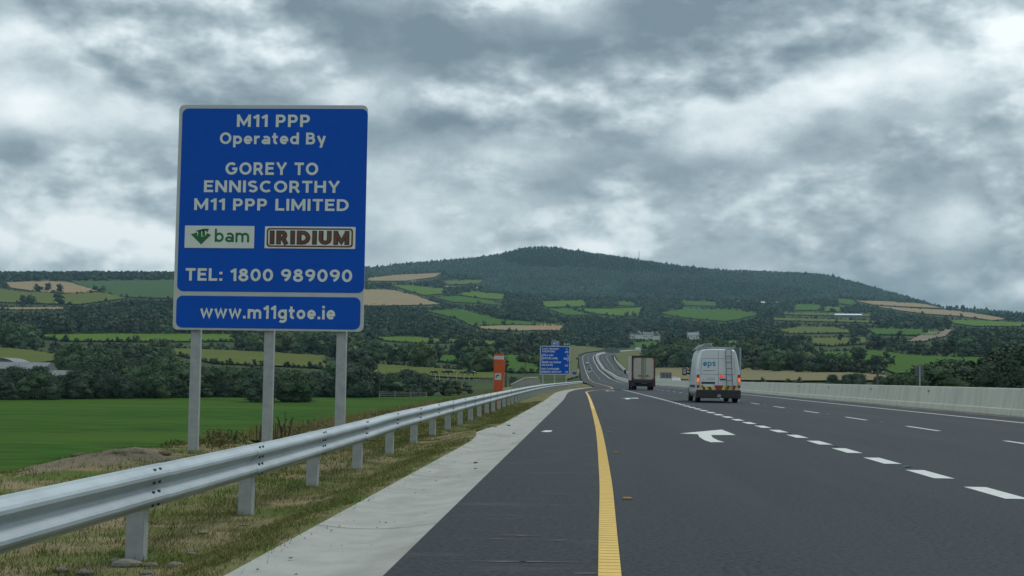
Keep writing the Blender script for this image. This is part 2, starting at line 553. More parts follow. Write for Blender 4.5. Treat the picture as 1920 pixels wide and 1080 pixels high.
# ------------------------------------------------------------------ terrain: a valley and hills, heights as seen over the road plane
COLS = np.array([-500, 0, 330, 600, 700, 900, 1000, 1060, 1100, 1200, 1300, 1500, 1700, 1920, 2500], float)
def hor(px): return VPY + ROLL * (px - VPX)
ZROWS = {
    2:   [-4, -4, -4, -4, -4, -4, -4, -4, -1.2, -.8, -.8, -.8, -.8, -.8, -.8],
    120: [-4, -4, -4, -4, -4, -4, -4, -3, -1.2, -.8, -.8, -.8, -.8, -.8, -.8],
    200: [-4, -4, -4, -4, -4, -3.8, -3, -1.6, -.7, -.6, -.6, -.6, -.6, -.6, -.6],
    300: [-2.6, -2.6, -2.6, -2.9, -3.2, -2.6, -1.6, -.8, -.5, -.5, -.4, 0.0, 0.2, 0.3, 0.3],
}
PROWS = {
    400:  [696, 698, 703, 708, 714, 712, 713, 714, 714, 714, 711, 706, 704, 704, 704],
    500:  [674, 675, 685, 690, 697, 695, 702, 709, 710, 709, 699, 693, 694, 696, 696],
    620:  [654, 655, 668, 675, 682, 679, 689, 700, 701, 699, 688, 680, 681, 683, 683],
    750:  [640, 641, 652, 657, 665, 664, 674, 688, 689, 687, 676, 668, 668, 669, 669],
    930:  [625, 626, 634, 640, 650, 649, 655, 670, 672, 669, 660, 655, 654, 655, 655],
    1200: [600, 601, 606, 618, 630, 631, 637, 658, 660, 658, 646, 638, 637, 634, 634],
    1350: [587, 588, 592, 602, 615, 622, 625, 648, 651, 653, 637, 626, 627, 625, 625],
    1500: [574, 575, 580, 590, 603, 609, 613, 636, 640, 642, 628, 618, 619, 619, 619],
    1700: [560, 560, 564, 577, 590, 596, 601, 618, 623, 627, 616, 609, 612, 613, 613],
    2000: [541, 541, 543, 561, 572, 581, 586, 598, 603, 608, 602, 598, 603, 606, 606],
    2300: [527, 527, 528, 545, 550, 566, 572, 582, 588, 593, 590, 587, 595, 600, 600],
    2600: [521, 521, 521, 532, 537, 549, 558, 568, 574, 580, 578, 576, 584, 596, 596],
    3000: [527, 527, 527, 524, 526, 535, 540, 548, 554, 560, 560, 562, 572, 594, 594],
}
RIDGE = np.array([(-500, 545), (0, 545), (330, 540), (600, 516), (690, 506), (760, 497), (830, 492), (900, 485), (940, 479), (970, 470), (1000, 466),
                  (1040, 467), (1080, 474), (1150, 483), (1200, 491), (1250, 498), (1300, 505), (1350, 509), (1400, 511), (1450, 513), (1500, 515),
                  (1540, 517), (1580, 526), (1620, 537), (1660, 549), (1700, 559), (1735, 571), (1760, 577), (1800, 583), (1850, 586), (1890, 588), (1920, 595), (2500, 620)], float)
PXG = np.arange(-500, 2501, 10.0)
ROWS_Y = [2, 120, 200, 300] + sorted(PROWS) + [4000, 4700, 6400]

def smooth1(a, k):
    ker = np.exp(-0.5 * (np.arange(-3 * k, 3 * k + 1) / k) ** 2); ker /= ker.sum()
    pad = np.pad(a, 3 * k, mode='edge')
    return np.convolve(pad, ker, mode='valid')

def t_of(px, py):
    ax = px - 960.0; ay = py - 540.0
    dx = FWD.x + RT.x * ax / F_PX - UP.x * ay / F_PX
    dy = FWD.y + RT.y * ax / F_PX - UP.y * ay / F_PX
    dz = FWD.z + RT.z * ax / F_PX - UP.z * ay / F_PX
    return dx / dy, dz / dy

SG, _ = t_of(PXG, hor(PXG))
rows_t = []
for Y in ROWS_Y:
    if Y in ZROWS:
        z = smooth1(np.interp(PXG, COLS, ZROWS[Y]), 3)
        rows_t.append((z - CAM_H) / Y)
    elif Y in PROWS:
        p = smooth1(np.interp(PXG, COLS, PROWS[Y]), 3)
        rows_t.append(t_of(PXG, p)[1])
    else:
        p = np.interp(PXG, RIDGE[:, 0], RIDGE[:, 1])
        p = smooth1(p, 1)
        extra = {4000: 0, 4700: 22, 6400: 90}[Y]
        rows_t.append(t_of(PXG, p + extra)[1])
rows_t = np.array(rows_t)            # (rows, px)
LY = np.log(np.array(ROWS_Y, float))

def pchip(x, y, xq):
    """monotone cubic along axis 0"""
    h = np.diff(x)[:, None]; d = np.diff(y, axis=0) / h
    m = np.zeros_like(y)
    a, b = d[:-1], d[1:]
    w1 = 2 * h[1:] + h[:-1]; w2 = h[1:] + 2 * h[:-1]
    ok = (a * b) > 0
    den = np.where(ok, w1 / np.where(ok, a, 1) + w2 / np.where(ok, b, 1), 1)
    m[1:-1] = np.where(ok, (w1 + w2) / den, 0)
    m[0] = d[0]; m[-1] = d[-1]
    i = np.clip(np.searchsorted(x, xq) - 1, 0, len(x) - 2)
    hh = (x[i + 1] - x[i])[:, None]; t = ((xq - x[i]) / (x[i + 1] - x[i]))[:, None]
    return ((1 + 2 * t) * (1 - t) ** 2 * y[i] + t * (1 - t) ** 2 * hh * m[i] + t * t * (3 - 2 * t) * y[i + 1] + t * t * (t - 1) * hh * m[i + 1])

LYG = np.linspace(math.log(2.0), math.log(6400.0), 420)
# heights near the road come from metres, not from angles: interpolate z there, angles further out
zrows = rows_t[:4] * np.array(ROWS_Y[:4])[:, None] + CAM_H
TT = pchip(LY, rows_t, LYG)
YG = np.exp(LYG)
near = YG < 300
zi = np.array([np.interp(YG[near], ROWS_Y[:4], zrows[:, k]) for k in range(len(PXG))]).T
TT[near] = (zi - CAM_H) / YG[near][:, None]

def terr_t(s, Y):
    fi = np.interp(s, SG, np.arange(len(SG)))
    fj = (np.log(np.maximum(Y, 2.001)) - LYG[0]) / (LYG[1] - LYG[0])
    fj = np.clip(fj, 0, len(LYG) - 1.001)
    i = np.clip(fi.astype(int), 0, len(SG) - 2); j = fj.astype(int)
    a = fi - i; b = fj - j
    return (TT[j, i] * (1 - a) + TT[j, i + 1] * a) * (1 - b) + (TT[j + 1, i] * (1 - a) + TT[j + 1, i + 1] * a) * b

def terr_z(X, Y):
    X = np.asarray(X, float); Y = np.asarray(Y, float)
    z = CAM_H + Y * terr_t(X / Y, Y)
    w = sstep(-14, -9, X) * (1 - sstep(170, 330, Y)) * (1 - sstep(20, 40, X))
    return z * (1 - w) + (-1.3) * w

def hit(px, py):
    """pixel ray -> first point on the hillside (world x, y, z)"""
    s, t = t_of(float(px), float(py))
    col_t = np.array([0.0])
    fi = np.interp(s, SG, np.arange(len(SG))); i = min(int(fi), len(SG) - 2); a = fi - i
    c = TT[:, i] * (1 - a) + TT[:, i + 1] * a
    start = np.searchsorted(YG, 210)
    idx = np.nonzero(c[start:] >= t)[0]
    if len(idx) == 0:
        j = int(np.argmax(c)); Y = YG[j]
        return Vector((s * Y, Y, CAM_H + c[j] * Y))
    j = idx[0] + start
    if j == start:
        Y = YG[j]
    else:
        k = (t - c[j - 1]) / (c[j] - c[j - 1]) if c[j] != c[j - 1] else 0
        k = min(max(k, 0), 1)
        Y = YG[j - 1] + k * (YG[j] - YG[j - 1])
    return Vector((s * Y, Y, CAM_H + t * Y))

def at(px, py, Y):
    s, t = t_of(float(px), float(py))
    return Vector((s * Y, Y, CAM_H + t * Y))

# ------------------------------------------------------------------ surface materials
M_scrub = mat('scrub_ground', (0.030, 0.048, 0.020), 0.95, (0.055, 0.075, 0.028), scale=0.02, detail=8, spec=0.05)
M_verge = mat('verge_soil_and_grass', (0.105, 0.115, 0.040), 0.95, (0.215, 0.170, 0.100), scale=1.3, detail=9, bump=0.8, bscale=18,
              c3=(0.080, 0.115, 0.028), scale3=0.7, lo3=0.50, hi3=0.62, lo=0.42, hi=0.60, spec=0.05)
M_asph = mat('asphalt', (0.014, 0.020, 0.025), 0.85, (0.037, 0.048, 0.056), scale=26, detail=12, bump=0.5, bscale=110, lo=.38, hi=.62,
             c3=(0.037, 0.047, 0.054), scale3=0.8, lo3=0.42, hi3=0.80, spec=0.2, stretch3=(1, .07, 1))
M_asph2 = mat('shoulder_asphalt', (0.013, 0.018, 0.022), 0.8, (0.034, 0.042, 0.049), scale=22, detail=12, bump=0.5, bscale=90, lo=.38, hi=.62,
              c3=(0.060, 0.067, 0.073), scale3=1.1, lo3=0.56, hi3=0.80, stretch3=(.8, 2.6, 1), spec=0.2)
M_conc = mat('pale_concrete', (0.275, 0.28, 0.255), 0.9, (0.335, 0.34, 0.31), scale=3.0, detail=10, bump=0.25, bscale=60,
             c3=(0.20, 0.195, 0.165), scale3=1.0, lo3=0.50, hi3=0.80, stretch3=(1.6, .45, 1), spec=.2)
M_barrier = mat('barrier_concrete', (0.50, 0.505, 0.43), 0.9, (0.57, 0.575, 0.49), scale=1.6, detail=9, bump=0.2, bscale=40,
                c3=(0.37, 0.36, 0.305), scale3=0.9, lo3=0.5, hi3=0.78, stretch=(1.6, 1.6, 0.35))
M_white = mat('white_road_paint', (0.52, 0.54, 0.51), 0.75, (0.36, 0.38, 0.37), scale=14, detail=8, lo=0.45, hi=0.75)
M_yellow = mat('yellow_road_paint', (0.60, 0.40, 0.085), 0.7, (0.50, 0.33, 0.075), scale=5, detail=9, lo=0.4, hi=0.75)
M_galv = mat('galvanised_steel', (0.33, 0.385, 0.415), 0.5, (0.27, 0.315, 0.34), scale=6, detail=10, metallic=0.15, bump=0.08, bscale=60,
             c3=(0.39, 0.45, 0.48), scale3=1.3, lo3=0.5, hi3=0.7, stretch=(1, 0.35, 1))
M_post = mat('galvanised_post', (0.38, 0.40, 0.40), 0.6, (0.31, 0.33, 0.335), scale=7, detail=8, metallic=0.35, bump=0.05)
M_blue = mat('blue_sign_sheeting', (0.004, 0.078, 0.44), 0.6, (0.004, 0.084, 0.47), scale=2, spec=0.12)
M_signw = mat('reflective_white_sheeting', (0.65, 0.69, 0.64), 0.55, (0.61, 0.65, 0.60), scale=3)
M_signg = mat('sign_backing_grey', (0.47, 0.50, 0.475), 0.6, (0.43, 0.46, 0.44), scale=3)
M_signback = mat('dull_sign_back', (0.13, 0.15, 0.155), 0.6, (0.11, 0.125, 0.13), scale=4, metallic=0.2)
M_black = mat('black_plastic', (0.016, 0.018, 0.020), 0.6, (0.022, 0.024, 0.026), scale=12)
M_tyre = mat('tyre_rubber', (0.014, 0.014, 0.015), 0.85, (0.02, 0.02, 0.02), scale=20)
M_dark = mat('dark_gap', (0.02, 0.022, 0.024), 0.8)

# ------------------------------------------------------------------ terrain meshes
def build_terrain():
    s = np.concatenate([np.linspace(-0.62, -0.46, 14), np.linspace(-0.455, 0.345, 420), np.linspace(0.35, 0.56, 18)])
    y = np.exp(np.linspace(math.log(3.0), math.log(6300), 460))
    S, Yv = np.meshgrid(s, y)
    X = S * Yv
    Z = terr_z(X, Yv)
    n, k = S.shape
    V = np.stack([X, Yv, Z], -1).reshape(-1, 3)
    a = (np.arange(n - 1)[:, None] * k + np.arange(k - 1)[None, :]).ravel()
    Q = np.stack([a, a + 1, a + k + 1, a + k], 1)
    o = from_np('hillside_terrain', V, None, M_scrub, quads=Q, kind='structure')
    o.data.polygons.foreach_set('use_smooth', [True] * len(o.data.polygons))
build_terrain()
g = MB().add([(-6400, -280, -7.5), (6400, -280, -7.5), (6400, 6700, -7.5), (-6400, 6700, -7.5)], [(0, 1, 2, 3)]).build('ground', M_scrub)
tag(g, kind='structure')

# ------------------------------------------------------------------ fields draped on the hillside
def grassmat(name, c, k=1.25, sc=0.05):
    return mat(name, c, 0.95, tuple(x * k for x in c), scale=sc, detail=9, lo=0.3, hi=0.7, stretch=(1, .5, 1),
               c3=(c[0] * 1.25, c[1] * 1.0, c[2] * 0.9), scale3=sc * 0.25, lo3=0.45, hi3=0.7, spec=0.03)
GREEN = grassmat('pasture_green', (0.040, 0.092, 0.013))
BRIGHT = grassmat('bright_meadow', (0.064, 0.118, 0.015))
OLIVE = grassmat('olive_pasture', (0.078, 0.100, 0.026))
DKGRN = grassmat('dull_green_pasture', (0.042, 0.082, 0.030))
TAN = grassmat('stubble_field', (0.215, 0.172, 0.100), 1.15)
DRY = grassmat('dry_grass', (0.150, 0.138, 0.074), 1.2)
BANK = grassmat('dry_green_bank', (0.090, 0.102, 0.046), 1.3, 0.15)
DIRT = grassmat('bare_earth', (0.17, 0.15, 0.11), 1.2)

FIELDS = [
    (OLIVE, [(-80, 655), (0, 653), (60, 658), (110, 667), (150, 672), (100, 679), (0, 690), (-80, 692)]),
    (BRIGHT, [(62, 629), (200, 627), (440, 628), (440, 641), (330, 642), (120, 641), (70, 635)]),
    (OLIVE, [(255, 655), (360, 655), (470, 660), (610, 668), (610, 692), (470, 686), (400, 683), (330, 667)]),
    (BRIGHT, [(250, 697), (350, 697), (350, 703), (260, 703)]),
    (TAN, [(12, 531), (90, 528), (132, 531), (185, 547), (120, 552), (70, 548), (20, 541)]),
    (DKGRN, [(130, 529), (330, 526), (560, 526), (560, 560), (330, 561), (230, 558), (182, 546)]),
    (OLIVE, [(-80, 545), (0, 543), (40, 548), (150, 552), (190, 549), (240, 560), (150, 572), (60, 570), (-80, 565)]),
    (TAN, [(-80, 578), (120, 577), (120, 582), (-80, 582)]),
    (TAN, [(600, 556), (688, 544), (735, 545), (780, 556), (825, 572), (760, 574), (688, 571), (600, 575)]),
    (TAN, [(690, 523), (740, 517), (828, 513), (815, 521), (760, 528), (690, 528)]),
    (BRIGHT, [(735, 536), (770, 537), (832, 543), (830, 552), (795, 555), (765, 546)]),
    (BRIGHT, [(855, 553), (885, 548), (945, 553), (942, 563), (905, 561)]),
    (GREEN, [(815, 559), (860, 556), (910, 563), (952, 575), (900, 570), (850, 568)]),
    (OLIVE, [(830, 528), (905, 526), (900, 533), (840, 535)]),
    (GREEN, [(795, 583), (865, 582), (935, 600), (985, 604), (1055, 609), (1050, 612), (960, 611), (885, 613), (860, 600)]),
    (TAN, [(890, 613), (960, 610), (1056, 610), (1050, 621), (970, 622), (900, 618)]),
    (BRIGHT, [(1018, 567), (1097, 564), (1096, 576), (1020, 577)]),
    (BRIGHT, [(1078, 579), (1202, 578), (1196, 594), (1150, 593), (1110, 588)]),
    (GREEN, [(1030, 581), (1062, 580), (1112, 592), (1060, 592)]),
    (GREEN, [(1160, 566), (1188, 569), (1188, 575), (1160, 574)]),
    (GREEN, [(1236, 588), (1290, 580), (1380, 583), (1425, 590), (1385, 600), (1360, 604), (1280, 597)]),
    (GREEN, [(1280, 565), (1342, 568), (1342, 575), (1280, 574)]),
    (BRIGHT, [(700, 633), (760, 632), (830, 637), (870, 637), (870, 643), (780, 645), (720, 640)]),
    (BRIGHT, [(862, 640), (940, 641), (940, 648), (862, 650)]),
    (GREEN, [(700, 667), (770, 666), (880, 668), (1012, 667), (1012, 700), (960, 700), (900, 688), (880, 685), (830, 680), (770, 677), (700, 673)]),
    (OLIVE, [(640, 682), (700, 683), (790, 690), (860, 695), (935, 700), (940, 712), (870, 711), (800, 707), (700, 704), (640, 706)]),
    (BANK, [(1062, 649), (1135, 655), (1128, 659), (1098, 663), (1085, 668), (1082, 690), (1086, 707), (1062, 714)]),
    (BANK, [(1152, 666), (1165, 661), (1190, 659), (1232, 660), (1232, 700), (1192, 702), (1181, 702), (1162, 686)]),
    (GREEN, [(1190, 644), (1225, 642), (1238, 650), (1228, 655), (1192, 655)]),
    (DRY, [(1222, 692), (1290, 690), (1400, 686), (1480, 690), (1560, 698), (1660, 707), (1695, 716), (1500, 717), (1225, 714)]),
    (GREEN, [(1528, 662), (1640, 658), (1700, 666), (1780, 671), (1900, 671), (2040, 670), (2040, 696), (1900, 698), (1720, 700), (1680, 703), (1655, 693), (1600, 680), (1560, 672)]),
    (OLIVE, [(1455, 620), (1500, 614), (1560, 614), (1597, 622), (1592, 626), (1480, 627)]),
    (OLIVE, [(1525, 635), (1622, 633), (1625, 646), (1560, 650), (1520, 648)]),
    (GREEN, [(1625, 617), (1772, 619), (1755, 630), (1640, 629)]),
    (DIRT, [(1700, 642), (1740, 622), (1792, 618), (1772, 632), (1730, 642)]),
    (BRIGHT, [(1780, 601), (1860, 603), (1920, 606), (2040, 608), (2040, 614), (1830, 613), (1790, 608)]),
    (TAN, [(1602, 565), (1650, 566), (1760, 573), (1780, 580), (1690, 576), (1640, 573)]),
    (TAN, [(1640, 575), (1700, 579), (1790, 584), (1830, 589), (1890, 600), (1860, 602), (1800, 594), (1740, 590), (1690, 584)]),
    (GREEN, [(1490, 572), (1537, 573), (1537, 583), (1490, 583)]),
    (BRIGHT, [(1545, 577), (1577, 577), (1572, 586), (1545, 585)]),
    (OLIVE, [(1470, 587), (1632, 590), (1632, 595), (1470, 591)]),
    (OLIVE, [(1450, 597), (1560, 600), (1642, 603), (1642, 607), (1450, 602)]),
    (GREEN, [(1570, 561), (1602, 564), (1597, 573), (1575, 571)]),
    (OLIVE, [(1395, 648), (1490, 650), (1490, 654), (1395, 653)]),
    (BRIGHT, [(1365, 640), (1382, 640), (1382, 646), (1365, 646)]),
]
FIELD_POLYS = [np.array(p, float) for _, p in FIELDS]

def span(poly, y):
    xs = []
    n = len(poly)
    for i in range(n):
        x0, y0 = poly[i]; x1, y1 = poly[(i + 1) % n]
        if (y0 <= y < y1) or (y1 <= y < y0):
            xs.append(x0 + (y - y0) / (y1 - y0) * (x1 - x0))
    return (min(xs), max(xs)) if len(xs) >= 2 else None

def drape(name, poly, m, rise=0.30, cols=26):
    y0 = min(p[1] for p in poly) + 0.02; y1 = max(p[1] for p in poly) - 0.02
    nr = max(6, int((y1 - y0) / 1.0))
    mb = MB()
    rows = 0
    for r in range(nr + 1):
        y = y0 + (y1 - y0) * r / nr
        sp = span(poly, y)
        if not sp:
            continue
        for c in range(cols + 1):
            h = hit(sp[0] + (sp[1] - sp[0]) * c / cols, y)
            h.z += rise + 0.0006 * h.y
            mb.v.append(tuple(h))
        rows += 1
    for r in range(rows - 1):
        for c in range(cols):
            a = r * (cols + 1) + c
            mb.f.append((a, a + cols + 1, a + cols + 2, a + 1))
    return tag(mb.build(name, m, recalc=False, smooth=True), kind='structure')

for fm, poly in FIELDS:
    drape('field', poly, fm)

def near_field():
    xs = np.linspace(-260, -13.0, 60); ys = np.linspace(12, 300, 60)
    mb = MB()
    for y in ys:
        for x in xs:
            far = 205 + 75 * max(0, min(1, (x + 110) / 90))
            yy = 12 + (far - 12) * (y - 12) / 288
            mb.v.append((x, yy, float(terr_z(x, yy)) + 0.12))
    for r in range(59):
        for c in range(59):
            a = r * 60 + c
            mb.f.append((a, a + 1, a + 61, a + 60))
    mm = mat('lush_grass_field', (0.017, 0.056, 0.008), 0.95, (0.040, 0.098, 0.012), scale=0.5, detail=12, bump=0.9, bscale=3.0, lo=.40, hi=.60,
             c3=(0.052, 0.098, 0.014), scale3=0.05, lo3=0.42, hi3=0.66, stretch=(0.35, 1.4, 1), spec=0.03)
    tag(mb.build('field', mm, recalc=False, smooth=True), kind='structure')
near_field()

# ------------------------------------------------------------------ the motorway
def tab(pairs):
    a = np.array(pairs, float)
    def f(y):
        y = np.asarray(y, float)
        return pchip(a[:, 0], a[:, 1:2], np.atleast_1d(np.clip(y, a[0, 0], a[-1, 0])))[:, 0]
    return f
XA = tab([(-15, -1.05), (0, -1.05), (60, -1.02), (95, -1.2), (115, -0.9), (140, 0.2), (165, 1.2), (200, 0.9), (300, 0.1), (430, -1.3)])
XYL = tab([(-15, 0.10), (5, 0.12), (8, 0.15), (14, 0.22), (30, 0.29), (60, 0.26), (85, 0.18), (100, 0.10), (112, 0.6), (128, 2.1), (142, 2.95), (170, 3.1), (232, 2.85), (330, 2.3), (430, 1.1)])
XB = tab([(-15, 13.9), (60, 13.9), (110, 13.8), (163, 13.1), (220, 12.3), (300, 11.3), (370, 10.5), (430, 9.9)])
XRL = tab([(-15, 11.9), (60, 11.9), (110, 11.8), (163, 11.1), (220, 10.4), (300, 9.6), (370, 8.9), (430, 8.35)])
XD1 = tab([(-15, 3.96), (13, 3.96), (30, 4.05), (70, 4.02), (100, 3.8), (130, 3.6), (150, 3.5)])
XD2 = tab([(-15, 7.78), (60, 7.75), (110, 7.6), (163, 7.2), (232, 6.7), (330, 6.0), (430, 4.8)])
def road_z(Y, X=3.0):
    Y = np.asarray(Y, float)
    w = sstep(280, 430, Y)
    return w * (terr_z(np.full_like(Y, X), np.maximum(Y, 5)) + 0.35)

def strip(yv, fa, fb, dz=0.0, n=1, zf=None):
    """ground strip between two lateral functions"""
    mb = MB()
    a = fa(yv); b = fb(yv); z = road_z(yv)
    for i, y in enumerate(yv):
        for k in range(n + 1):
            t = k / n
            mb.v.append((a[i] + (b[i] - a[i]) * t, y, z[i] + dz + (zf(t) if zf else 0)))
    for i in range(len(yv) - 1):
        for k in range(n):
            q = i * (n + 1) + k
            mb.f.append((q, q + 1, q + n + 2, q + n + 1))
    return mb
YS = np.concatenate([np.arange(-15, 90, 3.0), np.arange(90, 200, 2.5), np.arange(200, 431, 5.0)])
road = strip(YS, XYL, lambda y: XB(y) + 0.05, n=4).build('road', M_asph, recalc=False)
tag(road, kind='structure')
shoulder = strip(YS, XA, XYL, n=2).build('hard_shoulder', M_asph2, recalc=False)
tag(shoulder, kind='structure')
off = lambda f, d: (lambda y: f(y) + d)

# far carriageways, curving left and then right as they climb
def catmull(pts, n=8):
    P = [Vector(p) for p in pts]; out = []
    for i in range(len(P) - 1):
        p0 = P[max(i - 1, 0)]; p1 = P[i]; p2 = P[i + 1]; p3 = P[min(i + 2, len(P) - 1)]
        for k in range(n):
            t = k / n
            out.append(0.5 * ((2 * p1) + (p2 - p0) * t + (2 * p0 - 5 * p1 + 4 * p2 - p3) * t * t + (3 * p1 - p0 - 3 * p2 + p3) * t ** 3))
    out.append(P[-1])
    return out
def gp(px, py, rise=0.35):
    h = hit(px, py); h.z += rise + 0.0004 * h.y; return h
zr = float(road_z(np.array([430.0]))[0])
FL = catmull([(float(XA(400)[0]), 400, float(road_z(np.array([400.]))[0])), (float(XA(430)[0]), 430, zr)] + [gp(*p) for p in ((1088, 697), (1086.5, 688), (1085.3, 677.5), (1087.5, 669), (1102, 663.6), (1135, 660.2), (1190, 656.6), (1232, 655.4))])[8:]
FR = catmull([(float(XB(400)[0]), 400, float(road_z(np.array([400.]))[0])), (float(XB(430)[0]), 430, zr)] + [gp(*p) for p in ((1131, 697), (1125, 689), (1118.5, 678.5), (1117, 671), (1122.5, 666.2), (1145, 662.8), (1190, 659.2), (1232, 657.6))])[8:]
GL = FR
GRr = catmull([(26.0, 400, 0.6), (24.5, 430, zr)] + [gp(*p) for p in ((1167, 697), (1159, 688), (1150, 677), (1147.5, 671), (1155, 667), (1168, 664.2), (1195, 661.5), (1234, 660.4))])[8:]

def lerp_strip(A, B, f0, f1, dz, idx=None, name='road', m=None, parent=None):
    mb = MB()
    rngi = range(len(A)) if idx is None else idx
    for i in rngi:
        for f in (f0, f1):
            p = A[i].lerp(B[i], f)
            mb.v.append((p.x, p.y, p.z + dz))
    n = len(list(rngi))
    for i in range(n - 1):
        mb.f.append((2 * i, 2 * i + 1, 2 * i + 3, 2 * i + 2))
    return mb.build(name, m, parent, recalc=False)
fr = lerp_strip(FL, FR, 0, 1, 0, name='road', m=M_asph); tag(fr, kind='structure')
M_yfar = mat('pale_yellow_paint', (.46, .40, .22), .8)  # paler, less orange yellow for the far edge lines
lerp_strip(FL, FR, .22, .24, .05, name='edge_line', m=M_yfar, parent=fr)
lerp_strip(FL, FR, .84, .865, .05, name='edge_line', m=M_white, parent=fr)
for i in range(0, len(FL) - 1, 2):
    lerp_strip(FL, FR, .535, .547, .05, idx=range(i, i + 2), name='lane_mark', m=M_white, parent=fr)
fr2 = lerp_strip(GL, GRr, 0.02, 1, 0, name='opposite_road', m=M_asph); tag(fr2, kind='structure')
lerp_strip(GL, GRr, .12, .15, .05, name='edge_line', m=M_white, parent=fr2)
lerp_strip(GL, GRr, .665, .68, .05, name='edge_line', m=M_yfar, parent=fr2)
for i in range(0, len(GL) - 1, 2):
    lerp_strip(GL, GRr, .40, .41, .05, idx=range(i, i + 2), name='lane_mark', m=M_white, parent=fr2)
XO = tab([(-15, 26.5), (110, 26.5), (220, 26.5), (430, 24.5)])
opp = strip(YS, off(XB, 0.6), XO, n=2).build('opposite_road', M_asph, recalc=False); tag(opp, kind='structure')

# painted markings, each a piece of the road
MK = 0.004
yl = strip(np.arange(-15, 431, 1.0), off(XYL, -0.06), off(XYL, 0.065), MK)
yline = yl.build('edge_line', M_yellow, road, recalc=False)
rb = MB()
for y in np.arange(3.0, 45, 0.13):
    x = float(XYL(y)[0]); rb.box((x + .0025, y, MK + 0.0012), (0.121, 0.085, 0.0024))
rb.build('ribs', M_yellow, yline)
strip(np.arange(-15, 431, 2.0), off(XRL, -0.075), off(XRL, 0.075), MK).build('edge_line', M_white, road, recalc=False)
y = 13.1 - 2.49 * 4
while y < 132:
    w = 0.111
    strip(np.array([y - .67, y + .67]), off(XD1, -w), off(XD1, w), MK).build('lane_mark', M_white, road, recalc=False)
    y += 2.49
y = 31.1 - 7.5 * 4
while y < 400:
    strip(np.array([y - 1.45, y + 1.45]), off(XD2, -.06), off(XD2, .06), MK).build('lane_mark', M_white, road, recalc=False)
    y += 7.5

def G(px, py, z=0.0):
    s, t = t_of(px, py); Y = (z - CAM_H) / t
    return (s * Y, Y)
ar = [G(a / 2.743 + 1220, b / 2.743 + 700) for a, b in [(308, 355), (275, 344), (250, 328), (243, 314), (150, 310), (365, 290), (437, 318), (310, 318), (320, 332), (345, 345), (380, 355)]]
def arrow(dx, dy):
    n = len(ar)
    mb = MB(); mb.v = [(x + dx, y + dy, MK) for x, y in ar]
    mb.f = [tuple(range(n))]
    o = mb.build('merge_arrow', M_white, road, recalc=False)
    bm = bmesh.new(); bm.from_mesh(o.data)
    bmesh.ops.triangulate(bm, faces=bm.faces)
    for f in bm.faces:
        if f.normal.z < 0: f.normal_flip()
    bm.to_mesh(o.data); bm.free()
arrow(0, 0); arrow(0.0, 45.5); arrow(-.35, 87)
# pale paint splash on the shoulder
mb = MB()
pts = [G(x, y) for x, y in ((1014, 809.5), (1022, 807.3), (1036, 807.2), (1033, 810), (1024, 810.5))]
mb.v = [(x, y, MK) for x, y in pts]; mb.f = [tuple(range(4, -1, -1))]
mb.build('paint_patch', M_white, shoulder, recalc=True)
# scuffs on the shoulder: thin pale tyre smears
M_scuff = mat('tyre_scuff', (0.046, 0.055, 0.062), 0.7, (0.030, 0.037, 0.042), scale=14, detail=8, lo=.35, hi=.6)

for k in range(12):
    y_ = 7.0 + 14.0 * rng.random() ** 1.3; x_ = rng.uniform(-.75, .05); L_ = rng.uniform(.10, .34); w_ = rng.uniform(.012, .035)
    mb = MB(); n_ = 7
    for i in range(n_ + 1):
        q_ = i / n_; ww_ = w_ * math.sin(math.pi * (.06 + .88 * q_)) * rng.uniform(.6, 1.2)
        mb.v += [(x_ + (q_ - .5) * L_, y_ + .03 * q_ - ww_, .003), (x_ + (q_ - .5) * L_, y_ + .03 * q_ + ww_, .003)]
    mb.f = [(2 * i, 2 * i + 2, 2 * i + 3, 2 * i + 1) for i in range(n_)]
    mb.build('scuff_mark', M_scuff, shoulder, recalc=False)
# concrete drainage channel beside the shoulder
def chan_z(t): return -0.035 * math.sin(math.pi * t) - 0.03 * t
ych = np.concatenate([np.arange(-12, 100, 2.0), np.arange(100, 166, 2.5)])
CHW = tab([(-15, .88), (22, .86), (25, 0.98), (27, 1.15), (29, .86), (90, .9), (110, .9), (140, .8), (166, .25)])
XC = lambda y: XA(y) - CHW(y)
ch = strip(ych, XA, XC, 0.0, n=8, zf=chan_z)
for k in range(len(ch.f)): ch.f[k] = ch.f[k][::-1]
ch = ch.build('drainage_channel', M_conc, recalc=False, smooth=True); tag(ch, kind='structure')
for yj in np.arange(4.5, 90, 5.0):
    mb = MB()
    for k in range(9):
        t = k / 8
        for d in (-.006, .006):
            mb.v.append((float(XA(yj)[0]) - float(CHW(yj)[0]) * t, yj + d, chan_z(t) + .003))
    for k in range(8):
        mb.f.append((2 * k, 2 * k + 1, 2 * k + 3, 2 * k + 2))
    if rng.random() < .4:
        mb.build('joint', M_scuff, ch, recalc=True)

